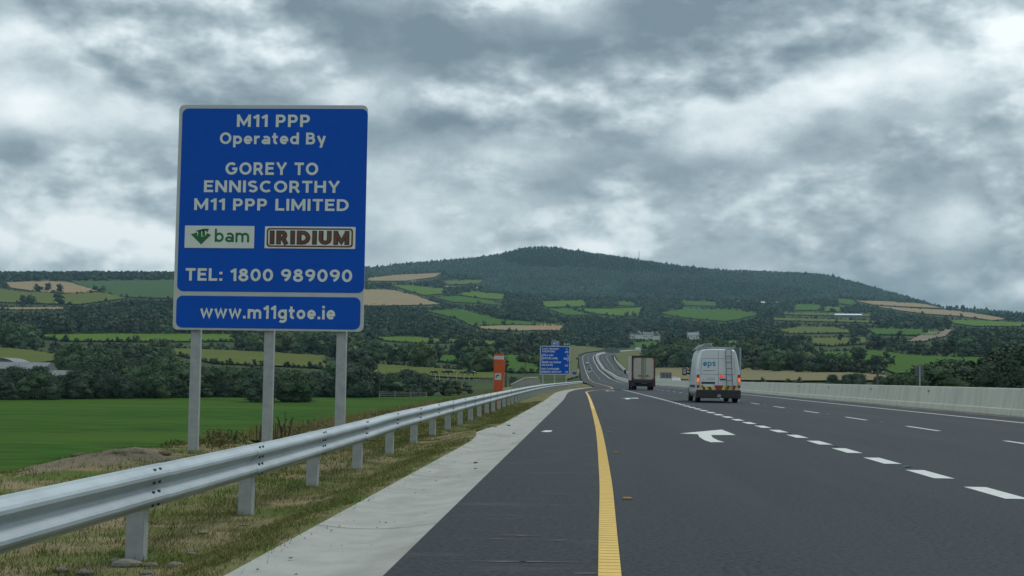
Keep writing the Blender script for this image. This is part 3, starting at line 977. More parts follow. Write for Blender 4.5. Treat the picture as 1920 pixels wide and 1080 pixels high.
# grass verge and embankment
ZT = tab([(-15, .385), (5, .385), (12, .39), (17, .412), (22, .455), (28, .476), (40, .506), (56, .533), (79, .56), (140, .57), (165, .68), (200, .70)])
XRAIL = tab([(-15, -3.1), (60, -3.1), (85, -3.05), (110, -2.8), (140, -2.05), (155, -1.2), (166, -.35), (200, -.3)])
def noise2(x, y, sd=0):
    s = 0
    for k, (fx, fy, ph) in enumerate(((.9, .7, 1.3), (2.1, -1.7, 4.1), (-3.7, 2.9, .7), (5.3, 6.1, 2.2), (11.3, -7.9, 3.3))):
        s = s + np.sin(fx * x + fy * y + ph + sd + 1.7 * np.sin(.6 * fy * x - .5 * fx * y + sd)) / (1 + k * .8)
    return s / 2.5
def verge_z(X, Y):
    g = ZT(Y) - 0.67
    xc = XC(Y); u = xc - X                 # metres left of the channel
    z = -0.035 + (g + 0.035) * sstep(0.0, 1.0, u)
    z = z + 0.03 * noise2(X, Y) * sstep(0.15, .8, u)
    z = z + (-.56 - z) * sstep(1.6, 6.2, u) * (1 - sstep(100, 150, Y)) * .9
    z = z + (0.16 * np.exp(-((X + 8.0) / 0.8) ** 2) + 0.09 * noise2(X * 1.7, Y * 1.7, 5) * np.exp(-((X + 8.0) / 1.2) ** 2)) * np.exp(-((Y - 22.5) / 5.0) ** 2)
    drop = sstep(8.5, 15.0, -X + 0.0 * Y) * sstep(-40, 5, 300 - Y)
    w = np.clip(drop, 0, 1)
    return z * (1 - w) + (-4.4) * w
def build_verge():
    ys = np.concatenate([np.arange(-8, 40, .35), np.arange(40, 90, 1.0), np.arange(90, 230, 3.0)])
    us = np.concatenate([np.linspace(0, 2.4, 18), np.linspace(2.6, 8.0, 26), np.linspace(8.5, 19, 18)])
    Yg = np.repeat(ys[:, None], len(us), 1)
    xc = XC(ys)[:, None]
    Xg = xc - us[None, :]
    Z = verge_z(Xg.ravel(), Yg.ravel())
    V = np.stack([Xg.ravel(), Yg.ravel(), Z], 1)
    n, k = Xg.shape
    a = (np.arange(n - 1)[:, None] * k + np.arange(k - 1)[None, :]).ravel()
    o = from_np('verge', V, None, M_verge, quads=np.stack([a, a + k, a + k + 1, a + 1], 1), kind='structure')
    o.data.polygons.foreach_set('use_smooth', [True] * len(o.data.polygons))
# verge_z works on flat arrays
_vz = verge_z
def vz(x, y): return float(_vz(np.array([float(x)]), np.array([float(y)]))[0])
build_verge()
# ground behind the median, between the barriers and beyond the other carriageway
mb = MB()
mb = strip(np.arange(-10, 300, 10.0), off(XO, 0.0), lambda y: XO(y) + 9, -0.02, n=2, zf=lambda t: -1.3 * t).build('verge', M_verge, recalc=False); tag(mb, kind='structure')

# ------------------------------------------------------------------ guard rail
WP = [(0.000, .155), (.010, .153), (.020, .138), (.070, .108), (.081, .090), (.081, .068), (.070, .052), (.022, .018), (.016, 0.0),
      (.022, -.018), (.070, -.052), (.081, -.068), (.081, -.090), (.070, -.108), (.020, -.138), (.010, -.153), (.0, -.155)]
guard = thing('guard_rail', 'galvanised steel W-beam guard rail on posts along the grass verge beside the blue sign', 'guard rail', (0, 0, 0))
def rail_mesh(y0, y1, proud=0.0, jit=0.0):
    n = max(2, int((y1 - y0) / 0.8))
    ys = np.linspace(y0, y1, n + 1)
    xs = XRAIL(ys); zs = ZT(ys) - .155
    mb = MB()
    P = WP
    for i, yy in enumerate(ys):
        sl = (float(XRAIL(yy + .2)[0]) - float(XRAIL(yy - .2)[0])) / .4
        nx, ny = 1 / math.hypot(1, sl), -sl / math.hypot(1, sl)
        jz = jit * (i / n - .5)
        for (a, b) in P:
            mb.v.append((xs[i] + nx * (a + proud), yy + ny * (a + proud), zs[i] + b + jz))
        for (a, b) in reversed(P):
            mb.v.append((xs[i] + nx * (a + proud - .004), yy + ny * (a + proud - .004), zs[i] + b * .985 + jz))
    m = 2 * len(P)
    for i in range(n):
        for k in range(m):
            mb.f.append((i * m + k, i * m + (k + 1) % m, (i + 1) * m + (k + 1) % m, (i + 1) * m + k))
    mb.f.append(tuple(range(m))); mb.f.append(tuple(range(n * m, (n + 1) * m)))
    return mb
post_ys = [9.35 + 3.05 * k for k in range(-6, 52)]
seg = []
for k in range(0, len(post_ys) - 1):
    y0, y1 = post_ys[k] - .22, post_ys[k + 1] + .22
    b = rail_mesh(y0, y1, 0.004 * (k % 2), rng.uniform(-.008, .008)).build('rail_beam', M_galv, guard, smooth=False)
pm = MB()
# sigma post: a channel with lips
for c, s in (((0, 0, 0), (.006, .11, 1.0)), ((-.06, -.055, 0), (.12, .006, 1.0)), ((-.06, .055, 0), (.12, .006, 1.0)), ((-.12, -.04, 0), (.006, .03, 1.0)), ((-.12, .04, 0), (.006, .03, 1.0))):
    pm.box((c[0], c[1], c[2]), s)
pmesh = None
for k, yy in enumerate(post_ys):
    x = float(XRAIL(yy)[0]); zt = float(ZT(yy)[0]); zg = vz(x - .07, yy)
    if pmesh is None:
        o = pm.build('post', M_post, guard); pmesh = o
    else:
        o = link_copy(pmesh, guard)
    o.location = (x - .012, yy, (zt - .02 + zg - .25) / 2)
    o.scale = (1, 1, zt - .02 - zg + .25)
    o.rotation_euler = (rng.uniform(-.008, .008), rng.uniform(-.008, .008), rng.uniform(-.05, .05))
# splice bolts
bolt0 = None
for k, yy in enumerate(post_ys[1:26]):
    for dy in (-.06, .06):
        for dz, dx in ((.122, .052), (.035, .052), (-.035, .052), (-.122, .052)):
            if bolt0 is None:
                o = MB().bar((-.006, 0, 0), (.010, 0, 0), .014, 6).build('bolt', mat('bolt_steel', (.07, .075, .085), .6, metallic=.3), guard); bolt0 = o
            else:
                o = link_copy(bolt0, guard)
            o.location = (float(XRAIL(yy + dy)[0]) + dx + .003, yy + dy + (.012 if dz > 0 else 0), float(ZT(yy + dy)[0]) - .155 + dz)

# ------------------------------------------------------------------ concrete barriers
BP = [(-.30, 0), (-.30, .05), (-.27, .22), (-.22, .25), (-.115, .88), (-.10, .90), (.10, .90), (.115, .88), (.22, .25), (.27, .22), (.30, .05), (.30, 0)]
def sweep(path, prof, h=1.0):
    mb = MB(); n = len(path); k = len(prof)
    for i, p in enumerate(path):
        d = Vector(path[min(i + 1, n - 1)]) - Vector(path[max(i - 1, 0)]); d.z = 0; d.normalize()
        r = Vector((d.y, -d.x, 0))
        for a, b in prof:
            q = Vector(p) + r * a; mb.v.append((q.x, q.y, p[2] + b * h))
    for i in range(n - 1):
        for j in range(k - 1):
            mb.f.append((i * k + j, i * k + j + 1, (i + 1) * k + j + 1, (i + 1) * k + j))
    mb.f.append(tuple(range(k))); mb.f.append(tuple(range((n - 1) * k, n * k)))
    return mb
yb = np.concatenate([np.arange(-12, 200, 4.0), np.arange(200, 428, 6.0)])
bpath = [(float(XB(y)[0]) + .30, y, float(road_z(np.array([y]))[0]) - .01) for y in yb] + [(p.x + .3, p.y, p.z) for p in FR[9:]]
bar = sweep(bpath, BP, 1.03).build('concrete_barrier', M_barrier)
tag(bar, 'long pale concrete median barrier along the right side of the near road', 'barrier')
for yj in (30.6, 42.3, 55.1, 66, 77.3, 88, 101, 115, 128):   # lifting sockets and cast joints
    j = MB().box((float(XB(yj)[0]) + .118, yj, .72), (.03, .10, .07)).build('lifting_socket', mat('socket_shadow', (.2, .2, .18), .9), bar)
rp = catmull([gp(*p) for p in ((1152, 672.5), (1153.5, 678), (1161.5, 688.5), (1179, 704.5))] + [tuple(at(1206, 711, 400)), tuple(at(1240, 713.5, 330)), tuple(at(1275, 717, 290))], 6)
o = sweep([tuple(p) for p in rp], BP, 1.25).build('concrete_barrier', M_barrier)
tag(o, 'concrete parapet curving along the far side of the distant opposite carriageway', 'barrier')
# grit that gathers at the foot of the barrier
def scatter_bits(name, n, fx, y0, y1, smin, smax, m, zf):
    V = []; Fq = []
    for k in range(n):
        y = y0 + (y1 - y0) * nrg.random() ** 1.6; x = fx(y); s = smin + (smax - smin) * nrg.random() ** 2
        z = zf(x, y); a = nrg.random() * 6.28; b0 = len(V)
        ca, sa = math.cos(a) * s, math.sin(a) * s
        w = .5 + nrg.random()
        V += [(x + ca, y + sa * w, z), (x - sa * w, y + ca, z), (x - ca * .8, y - sa * w, z), (x + sa * w, y - ca * .9, z), (x, y, z + s * .7)]
        Fq += [(b0, b0 + 1, b0 + 4), (b0 + 1, b0 + 2, b0 + 4), (b0 + 2, b0 + 3, b0 + 4), (b0 + 3, b0, b0 + 4)]
    o = from_np(name, np.array(V), np.array(Fq), m)
    o['kind'] = 'stuff'; return o
M_grit = mat('dark_grit', (.075, .072, .062), .95, (.12, .11, .09), scale=4)
mbg = MB()
ygr = np.arange(8, 130, .5)
xe = XB(ygr)
for i, yy in enumerate(ygr):
    w = .45 + .22 * float(noise2(yy * .5, yy * .13)) + .1 * rng.random()
    mbg.v += [(xe[i] + .02, yy, .012), (xe[i] - w * .4, yy, .014), (xe[i] - w, yy, .003)]
for i in range(len(ygr) - 1):
    a = 3 * i; mbg.f += [(a, a + 3, a + 4, a + 1), (a + 1, a + 4, a + 5, a + 2)]
o = mbg.build('barrier_grit', M_grit, recalc=False); tag(o, 'dark grit gathered at the foot of the median barrier', kind='stuff')
scatter_bits('roadside_grit', 260, lambda y: float(XB(y)[0]) - .1 - .5 * nrg.random(), 20, 110, .01, .05, M_grit, lambda x, y: .005)

# ------------------------------------------------------------------ road studs
M_amber = mat('amber_reflector', (.62, .24, .03), .35, spec=.6)
M_studw = mat('white_reflector', (.6, .62, .58), .35)
M_studg = mat('green_reflector', (.05, .20, .13), .35)
M_studb = mat('stud_casing', (.10, .10, .095), .7)
def stud(name, label, group, x, y, m):
    t = thing(name, label, 'road stud', (x, y, 0.002), 0, group)
    MB().prism_y([(-.075, 0), (.075, 0), (.055, .016), (-.055, .016)], -.05, .06).build('casing', M_studb, t)
    MB().prism_y([(-.06, .003), (.06, .003), (.052, .0185), (-.052, .0185)], -.056, -.048).build('reflector', m, t)
    t.scale = (.62, .8, .85)
    return t
NTH = ['', 'second', 'third', 'fourth', 'fifth', 'sixth', 'seventh', 'eighth', 'ninth', 'tenth', 'eleventh']
s0 = stud('road_stud', 'nearest and largest amber reflective road stud just right of the yellow edge line', 'amber studs beside the yellow edge line', .38, 11.7, M_amber)
for k in range(1, 11):
    c = copy_tree(s0); yy = 11.7 + 7.2 * k; c['label'] = NTH[k] + ' nearest amber road stud beside the yellow edge line'; c.location = (float(XYL(yy)[0]) + .2, yy, .002)
s1 = stud('road_stud', 'nearest white reflective road stud between the thin dashes of the right lane line', 'white studs in the right lane line', 7.78, 35.4, M_studw)
for k in range(1, 8):
    c = copy_tree(s1); yy = 35.4 + 7.5 * k; c['label'] = NTH[k] + ' nearest white road stud between the thin right-hand dashes'; c.location = (float(XD2(yy)[0]), yy, .002)
s2 = stud('road_stud', 'nearest dark green road stud in a gap of the bold dashed line', 'green studs in the bold dashed line', 4.0, 11.83, M_studg)
for k in range(1, 6):
    c = copy_tree(s2); yy = 11.83 + 4.98 * k; c['label'] = NTH[k] + ' nearest green road stud in the bold dashed line'; c.location = (float(XD1(yy)[0]) + .04, yy, .002)

# ------------------------------------------------------------------ large blue information sign
SY = 25.0
SK = SY / F_PX
def sign_big():
    W, H = 3.56, 4.27
    W = at(685.5, 410, SY).x - at(330.5, 410, SY).x
    gx = (at(685.5, 410, SY).x + at(330.5, 410, SY).x) / 2
    zc_top = at(513, 197.5, SY).z; zc_bot = at(503, 620, SY).z
    H = zc_top - zc_bot
    gz = vz(gx, SY)
    t = thing('information_sign', 'large blue and white motorway operator sign on three grey posts behind the guard rail', 'road sign', (gx, SY, gz), 0)
    x_l, z_b = -W / 2, zc_bot - gz
    # measured on an enlarged crop of the sign: crop pixel -> metres on the board
    def mp(x, y):
        v = (y - 55) / 975.0
        xl = 80 - 25 * v; xr = 897 - 20 * v
        u = (x - xl) / (xr - xl)
        yt = 55 + 10 * u; ybm = 1030 + 15 * u
        return x_l + u * W, z_b + (1 - (y - yt) / (ybm - yt)) * H
    def box(x0, x1, y0, y1):
        a = mp(x0, y0); b = mp(x1, y1); return a[0], b[0], b[1], a[1]
    MB().prism_y(rrect(-W / 2, W / 2, z_b, z_b + H, .10), -.02, .02).build('backing_panel', M_signg, t)
    MB().prism_y(rrect(*box(94, 881, 71, 879), .12), -.026, -.02).build('blue_panel', M_blue, t)
    MB().prism_y(rrect(*box(73, 864, 884, 1036), .12), -.026, -.02).build('blue_panel', M_blue, t)
    y = -.029
    for body, r in (('M11 PPP', (332, 648, 100, 158)), ('Operated By', (258, 715, 177, 249)), ('GOREY TO', (283, 683, 308, 368)),
                    ('ENNISCORTHY', (190, 777, 386, 446)), ('M11 PPP LIMITED', (148, 815, 464, 525)),
                    ('TEL: 1800 989090', (112, 830, 766, 832)), ('www.m11gtoe.ie', (177, 757, 925, 992))):
        text_fit(body, *box(*r), y, 'lettering', M_signw, t)
    seam = mat('panel_seam', (.008, .05, .22), .6)
    for yy in (371, 835, 680):
        x0, x1, z0, z1 = box(92, 880, yy, yy + 2)
        MB().box(((x0 + x1) / 2, -.0265, z1), (x1 - x0 - .02, .002, .006)).build('panel_seam', seam, t)
    lp = MB().prism_y(rrect(*box(108, 407, 582, 683), .01), -.030, -.026).build('logo_panel', M_signw, t)
    green = mat('logo_green', (.012, .13, .035), .6); brown = mat('logo_brown', (.15, .062, .03), .6, (.09, .035, .02), scale=6)
    text_fit('bam', *box(238, 386, 597, 657), -.032, 'lettering', green, lp, bold=.17, gap=.12)
    # leaf mark: a folded ribbon fan with three pale strokes
    mk = MB()
    for poly in ([(133, 620), (160, 612), (163, 632), (180, 640), (178, 665)], [(178, 665), (180, 632), (196, 628), (205, 615), (221, 624)],
                 [(163, 632), (166, 607), (178, 604), (180, 640)], [(184, 630), (182, 603), (194, 600), (196, 626)], [(150, 606), (192, 596), (212, 597), (206, 613), (196, 604), (168, 610)]):
        q = [mp(*p) for p in poly]
        n0 = len(mk.v)
        mk.v += [(a, -.032, b) for a, b in q]; mk.f.append(tuple(range(n0, n0 + len(q))))
    mk.build('leaf_mark', green, lp)
    ip = MB().prism_y(rrect(*box(455, 843, 588, 689), .01), -.030, -.026).build('logo_panel', M_signw, t)
    a = box(463, 833, 595, 683); b = box(470, 826, 602, 676)
    MB().prism_y(rrect(*a, .06), -.032, -.030).build('logo_frame', brown, ip)
    MB().prism_y(rrect(*b, .045), -.034, -.030).build('logo_field', M_signw, ip)
    text_fit('IRIDIUM', *box(476, 818, 606, 672), -.036, 'lettering', mat('logo_dark_outline', (.045, .022, .015), .6), ip, bold=.30, gap=.10)
    text_fit('IRIDIUM', *box(480, 814, 610, 668), -.038, 'lettering', brown, ip, bold=.22, gap=.18)
    for px in (365, 503, 639):
        x = at(px, 630, SY).x - gx
        zg = vz(gx + x, SY + .1) - gz
        MB().box((x, .12, (zg - .3 + z_b + H * .96) / 2), (.19, .12, z_b + H * .96 - zg + .3)).build('post', M_post, t, bevel=.012)
        for zz in (.3, H * .5, H - .3):
            MB().box((x, .045, z_b + zz), (.3, .05, .06)).build('clamp', M_post, t)
sign_big()

# ------------------------------------------------------------------ route direction sign
def sign_dir():
    Y = 195.0; k = Y / F_PX
    p0 = at(1012, 702, Y); p1 = at(1069, 649, Y)
    W = p1.x - p0.x; H = p1.z - p0.z
    cx = (p0.x + p1.x) / 2; gz = -.75
    t = thing('direction_sign', 'square blue route distance sign listing four towns beyond the end of the guard rail', 'road sign', (cx, Y, gz), 0)
    zb = p0.z - gz; x0 = -W / 2
    def mp(x, y): return x0 + (x - 140) / 700 * W, zb + (1 - (y - 222) / 645) * H
    def box(a, b, c, d):
        p = mp(a, c); q = mp(b, d); return p[0], q[0], q[1], p[1]
    MB().prism_y(rrect(-W / 2, W / 2, zb, zb + H, .15), -.03, .03).build('backing_panel', M_signg, t)
    MB().prism_y(rrect(*box(158, 822, 240, 850), .12), -.036, -.03).build('blue_panel', M_blue, t)
    for body, r, sh in (('Loch Garman', (185, 578, 262, 305), .25), ('km', (735, 785, 275, 300), .25), ('WEXFORD', (190, 495, 325, 368), 0), ('45', (722, 802, 330, 380), 0),
                    ('Ros L\u00e1ir', (215, 460, 405, 452), .25), ('ROSSLARE', (215, 552, 478, 522), 0), ('58', (690, 768, 480, 528), 0),
                    ('Maol\u00e1n na nGabhar', (180, 640, 560, 608), .25), ('OILGATE', (180, 442, 628, 672), 0), ('32', (722, 795, 635, 683), 0),
                    ('Inis Corthaidh', (178, 595, 712, 758), .25), ('ENNISCORTHY', (178, 648, 783, 828), 0), ('21', (730, 795, 785, 832), 0),
                    ('(', (180, 203, 405, 528), 0), (')', (780, 803, 412, 540), 0)):
        text_fit(body, *box(*r), -.040, 'lettering', M_signw, t, bold=.19, shear=sh * .8)
    a = box(408, 585, 108, 222)
    rp = MB().prism_y(rrect(*a, .08), -.03, .03).build('route_plate', M_signg, t)
    MB().prism_y(rrect(a[0] + .07, a[1] - .07, a[2] + .07, a[3] - .07, .06), -.036, -.03).build('blue_panel', M_blue, rp)
    text_fit('M11', a[0] + .2, a[1] - .2, a[2] + .17, a[3] - .17, -.04, 'lettering', M_signw, rp)
    a = box(688, 842, 138, 222)
    gp_ = MB().prism_y(rrect(*a, .05), -.03, .03).build('route_plate', mat('green_plate', (.006, .09, .05), .5), t)
    text_fit('E-01', a[0] + .1, a[1] - .1, a[2] + .13, a[3] - .13, -.04, 'lettering', M_signw, gp_)
    for xx in (215, 485, 755):
        x, _ = mp(xx, 800)
        MB().box((x, .14, (zb + H - .3) / 2 - .3), (.2, .2, zb + H + .3)).build('post', M_post, t)
sign_dir()

# ------------------------------------------------------------------ orange telephone pillar
def pillar():
    Y = 54.0; p = at(934, 735, Y); gz = vz(p.x, Y); k = Y / F_PX
    t = thing('emergency_phone_pillar', 'tall orange emergency telephone pillar with grey band behind the guard rail', 'phone pillar', (p.x, Y, gz), 0)
    zt = at(934, 663, Y).z - gz
    org = mat('orange_enamel', (.50, .072, .012), .5, (.46, .065, .011), scale=4); wht = mat('pillar_edge', (.55, .42, .36), .6)
    x0 = -.17; X = lambda px: (px - 934) * k
    poly = [(X(925.5), .62), (X(942), .62), (X(943.5), .95), (X(946.5), zt - .32), (X(946.5), zt - .34 + .06), (X(943), zt - .26), (X(943), zt - .02), (X(925.8), zt - .02)]
    MB().prism_y(poly, -.10, .14).build('cabinet', org, t, bevel=.012)
    MB().prism_y([(X(925.3), zt - .24), (X(943.2), zt - .24), (X(943.2), zt - .09), (X(925.5), zt - .09)], -.105, .145).build('reflective_band', M_signg, t)
    MB().prism_y([(X(925.6), zt - .02), (X(943.2), zt - .02), (X(942.6), zt), (X(926.2), zt)], -.10, .14).build('cap', org, t)
    MB().prism_y([(X(927.5), 1.03 + .05), (X(939.5), 1.03 + .05), (X(939.5), 1.30 + .05), (X(927.5), 1.30 + .05)], -.108, -.10).build('sticker', M_signg, t)
    hs = MB()
    for a in range(10):
        r0, r1 = .035, .075
        t0 = R(200 - a * 14); t1 = R(200 - (a + 1) * 14)
        w = 1.0 if a in (0, 1, 8, 9) else .6
        n0 = len(hs.v); c = (X(934), 1.20)
        for (rr, tt) in ((r0 + .02 * (1 - w), t0), (r1, t0), (r1, t1), (r0 + .02 * (1 - w), t1)):
            hs.v.append((c[0] + rr * math.cos(tt) * 1.4, -.111, c[1] + rr * math.sin(tt) * 1.3))
        hs.f.append((n0, n0 + 1, n0 + 2, n0 + 3))
    hs.build('handset_symbol', M_black, t)
    for xx in (-.05,):
        MB().box((xx, 0.02, .2), (.06, .06, .9)).build('leg', org, t)
pillar()

# concrete headwall beside the rail, end of a small bridge parapet
def headwall():
    Y = 118.0
    pts = [at(963, 722, Y), at(985, 709.5, Y), at(1008, 709, Y), at(1011, 712, Y), at(1011, 722, Y)]
    o = MB()
    gz = vz(pts[0].x, Y)
    poly = [(p.x - pts[0].x, p.z - gz) for p in pts]
    poly = [(-.2, -.6)] + [(-.2, poly[0][1])] + poly[1:4] + [(poly[4][0], -.6)]
    t = thing('concrete_headwall', 'pale concrete headwall with sloping end beyond the orange pillar', 'wall', (pts[0].x, Y, gz))
    MB().prism_y(poly, 0, .4).build('wall', M_conc, t, bevel=.03)
    cop = [(poly[1][0] - .03, poly[1][1]), (poly[2][0], poly[2][1]), (poly[3][0], poly[3][1]), (poly[3][0], poly[3][1] + .12), (poly[2][0] - .04, poly[2][1] + .12), (poly[1][0] - .03, poly[1][1] + .12)]
    MB().prism_y(cop, -.06, .46).build('coping', M_barrier, t)
headwall()

# ------------------------------------------------------------------ sign backs seen from behind, marker boards
def sign_back(label, px0, px1, py0, py1, pyg, Y, posts, pw=.12, ribs=0):
    a = at(px0, py1, Y); b = at(px1, py0, Y); g = at((px0 + px1) / 2, pyg, Y)
    cx = (a.x + b.x) / 2; gz = g.z
    t = thing('sign_back', label, 'road sign', (cx, Y, gz))
    MB().box((0, .1, (a.z + b.z) / 2 - gz), (b.x - a.x, .03, b.z - a.z)).build('panel', M_signback, t)
    for px in posts:
        x = at(px, py1, Y).x - cx
        MB().box((x, 0, (b.z - gz) / 2 - .2), (pw, pw, b.z - gz + .4 - .05)).build('post', M_post, t)
    for k in range(ribs):
        zz = a.z - gz + (b.z - a.z) * (k + .5) / ribs
        MB().box((0, .07, zz), (b.x - a.x - .04, .03, .05)).build('rib', M_signback, t)
    return t
sign_back('grey sign back on a thin pale post above the barrier beside the dark bushes', 1717, 1732, 685.5, 705.5, 728, 100, (1724.5,), .09, 2)
sign_back('wide grey sign back on four stubby posts behind the barrier between truck and van', 1238, 1259.5, 698.5, 709, 715, 240, (1241, 1247.5, 1254, 1258.5), .06, 1)
sign_back('tall grey sign back on posts standing partly behind the white van', 1357, 1387.5, 651.5, 700, 720, 190, (1360, 1388), .22, 4)
sign_back('long grey sign back beside the far bend of the road', 1134, 1163, 653.2, 661.5, 674, 960, (1161,), .5, 2)
def small_board(name, label, px, py0, py1, pyg, w, Y, m):
    a = at(px, py1, Y); b = at(px, py0, Y); g = at(px, pyg, Y)
    t = thing(name, label, 'road sign', (a.x, Y, g.z))
    MB().box((0, 0, (a.z + b.z) / 2 - g.z), (w, .05, b.z - a.z)).build('panel', m, t, bevel=.01)
    MB().box((0, .06, (b.z - g.z) / 2 - .2), (w * .14, .06, b.z - g.z + .35)).build('post', M_post, t)
small_board('marker_board', 'small blue sign low in the grass right of the route distance sign', 1077, 697.5, 702, 706, .5 * 2, 330, M_blue)
small_board('marker_board', 'narrow pale yellow marker board at the edge of the far road', 1084.5, 692, 699.5, 709, .45, 330, mat('pale_yellow_board', (.48, .47, .25), .6))
small_board('marker_board', 'small dark red marker board on the grassy bank by the far bend', 1082.5, 670.5, 674, 678, 1.6, 820, mat('dark_red_board', (.10, .03, .025), .7))

# ------------------------------------------------------------------ vehicles
M_vanw = mat('white_van_paint', (.60, .64, .64), .35, (.56, .60, .60), scale=3, coat=.3)
M_glass = mat('dark_glass', (.02, .026, .03), .08, spec=.7)
M_redlens = mat('red_lens', (.30, .02, .02), .25)
M_lit = mat('lit_tail_lamp', (.9, .2, .05), .3, emit=(1.0, .16, .03), estr=.5)
M_litred = mat('lit_brake_lamp', (.8, .05, .03), .3, emit=(1.0, .07, .04), estr=.35)
M_clear = mat('clear_lens', (.45, .45, .44), .2)
M_seam = mat('panel_gap', (.13, .15, .155), .7)
M_redchev = mat('red_chevron', (.28, .015, .03), .45); M_yelchev = mat('yellow_chevron', (.50, .56, .02), .45)
M_alu = mat('aluminium', (.33, .35, .355), .45, (.28, .30, .30), scale=5, metallic=.4)
M_ladder = mat('weathered_ladder_steel', (.17, .18, .185), .6)
M_rim = mat('steel_rim', (.2, .21, .21), .5, metallic=.4)

def loft(sections):
    """sections: list of (y, [(x, z)...]) with equal counts, closed rings"""
    mb = MB(); n = len(sections[0][1])
    for y, ring in sections:
        mb.v += [(x, y, z) for x, z in ring]
    for i in range(len(sections) - 1):
        for k in range(n):
            mb.f.append((i * n + k, i * n + (k + 1) % n, (i + 1) * n + (k + 1) % n, (i + 1) * n + k))
    mb.f.append(tuple(range(n))); mb.f.append(tuple(range((len(sections) - 1) * n, len(sections) * n)))
    return mb

def wheel_part(t, c, r, w, rim=True):
    wh = MB().wheel(c, r, w).build('wheel', M_tyre, t)
    if rim:
        sgn = 1 if c[0] > 0 else -1
        MB().wheel((c[0] + sgn * w * .1, c[1], c[2]), r * .62, w * .85, 16).build('rim', M_rim, wh)
    return wh

def van():
    Y = 62.0
    p = at(1347, 755, Y)
    t = thing('panel_van', 'white high-roof panel van with lit tail lamps, rear ladder and red-yellow chevrons', 'van', (p.x, Y, 0.0), R(.6))
    KX = .002893
    zx = lambda x: (x - 592) * KX
    zz = lambda y: (1000 - y) * KX
    prof = [(.34, .96), (.55, 1.005), (.85, 1.02), (1.2, 1.005), (1.6, .965), (1.95, .905), (2.2, .845), (2.36, .79), (2.425, .745), (2.462, .66), (2.475, .45), (2.48, 0)]
    def ring(hmax, inset=0.0, wscale=1.0):
        h0 = prof[0][0]; kz = (hmax - h0) / (2.48 - h0)
        right = [((w - inset) * wscale, h0 + (z - h0) * kz) for z, w in prof]
        return right + [(-x, z) for x, z in reversed(right[:-1])]
    sec = [(0.0, ring(2.44, .05)), (.02, ring(2.465, .02)), (.07, ring(2.48, 0)), (1.2, ring(2.50)), (3.4, ring(2.50)), (3.9, ring(2.46)), (4.3, ring(2.30, .02)),
           (4.75, ring(1.75, .05)), (5.05, ring(1.25, .06)), (5.4, ring(1.08, .10)), (5.52, ring(.95, .2))]
    body = loft(sec).build('body', M_vanw, t)
    body.data.polygons.foreach_set('use_smooth', [len(q.vertices) == 4 for q in body.data.polygons])
    f = -.006
    def patch(name, pts, m, y=f, d=.01, parent=t):
        return MB().prism_y([(zx(a), zz(b)) for a, b in pts], y - d, y + d).build(name, m, parent)
    rc = lambda a, b, c, d: [(a, d), (b, d), (b, c), (a, c)]
    # rear doors: two leaves with a pressed window panel, seams between
    dl = patch('rear_door', [(300, 790), (586, 790), (586, 178), (335, 180), (322, 200)], M_vanw, f, .004)
    dr = patch('rear_door', [(592, 790), (892, 790), (862, 200), (850, 180), (592, 178)], M_vanw, f, .004)
    patch('door_seam', rc(586, 592, 170, 790), M_seam, f - .002, .003)
    for d, x0, x1 in ((dl, 325, 580), (dr, 598, 840)):
        patch('pressing_line', rc(x0, x1, 292, 297), M_seam, f - .006, .002, d)
        patch('pressing_line', rc(x0 - 12, x1 + 15, 544, 549), M_seam, f - .006, .002, d)
    patch('pressing_line', [(322, 300), (327, 300), (314, 545), (309, 545)], M_seam, f - .006, .002, dl)
    patch('pressing_line', [(838, 300), (843, 300), (860, 545), (855, 545)], M_seam, f - .006, .002, dr)
    for hx in (268, 898):
        patch('hinge', rc(hx - 12, hx + 12, 455, 478), M_vanw, -.02, .02)
    patch('door_handle', rc(612, 706, 618, 638), M_black, -.02, .02)
    patch('handle_recess', rc(320, 535, 668, 700), mat('van_dark_trim', (.03, .04, .055), .5), -.02, .02)
    patch('number_plate', rc(345, 500, 704, 744), M_signw, -.018, .008)
    text_fit('eps', zx(345), zx(545), zz(445), zz(345), -.014, 'lettering', mat('logo_teal', (.01, .17, .33), .5, (.02, .27, .40), scale=3.5, lo=.45, hi=.55), t, bold=.19, gap=.10)
    for i, (a, b, yy) in enumerate(((340, 472, 489), (478, 545, 487))):
        patch('strapline', rc(a, b, yy - 7, yy + 6), mat('strapline_grey', (.24, .26, .27) if i == 0 else (.34, .36, .37), .6) if i == 0 else mat('strapline_pale', (.34, .36, .37), .6), -.013, .001)
    for yy in (607, 634):
        patch('contact_line', rc(400, 535, yy - 5, yy + 6), mat('strapline_pale', (.34, .36, .37), .6), -.013, .001)
    patch('lock', rc(352, 364, 628, 642), M_black, -.014, .003)
    # chevrons
    y0, y1 = 722, 795
    st = [(285, M_yelchev, 325, 345), (320, M_redchev, 360, 388), (358, M_yelchev, 0, 0)]
    def slant(xa, xb, dirn, m):
        s = 28 * dirn
        patch('chevron_stripe', [(xa + s, y1), (xb + s, y1), (xb, y0), (xa, y0)], m, -.016, .003)
    for xa, xb, m in ((290, 316, M_yelchev), (316, 360, M_redchev), (362, 412, M_yelchev), (412, 466, M_redchev), (468, 520, M_yelchev)):
        if m is M_redchev and xa > 400 or (m is M_yelchev and 340 < xa < 500):
            patch('chevron_stripe', [(xa + 24, y1), (xb + 24, y1), (xb, 745), (xa, 745)], m, -.016, .003)
        else:
            slant(xa, xb, 1, m)
    patch('chevron_stripe', [(550, y1), (640, y1), (668, y0), (520, y0)], M_redchev, -.016, .003)
    for xa, xb, m in ((670, 722, M_yelchev), (722, 775, M_redchev), (777, 830, M_yelchev), (830, 875, M_redchev), (877, 900, M_yelchev)):
        slant(xa, xb, -1, m)
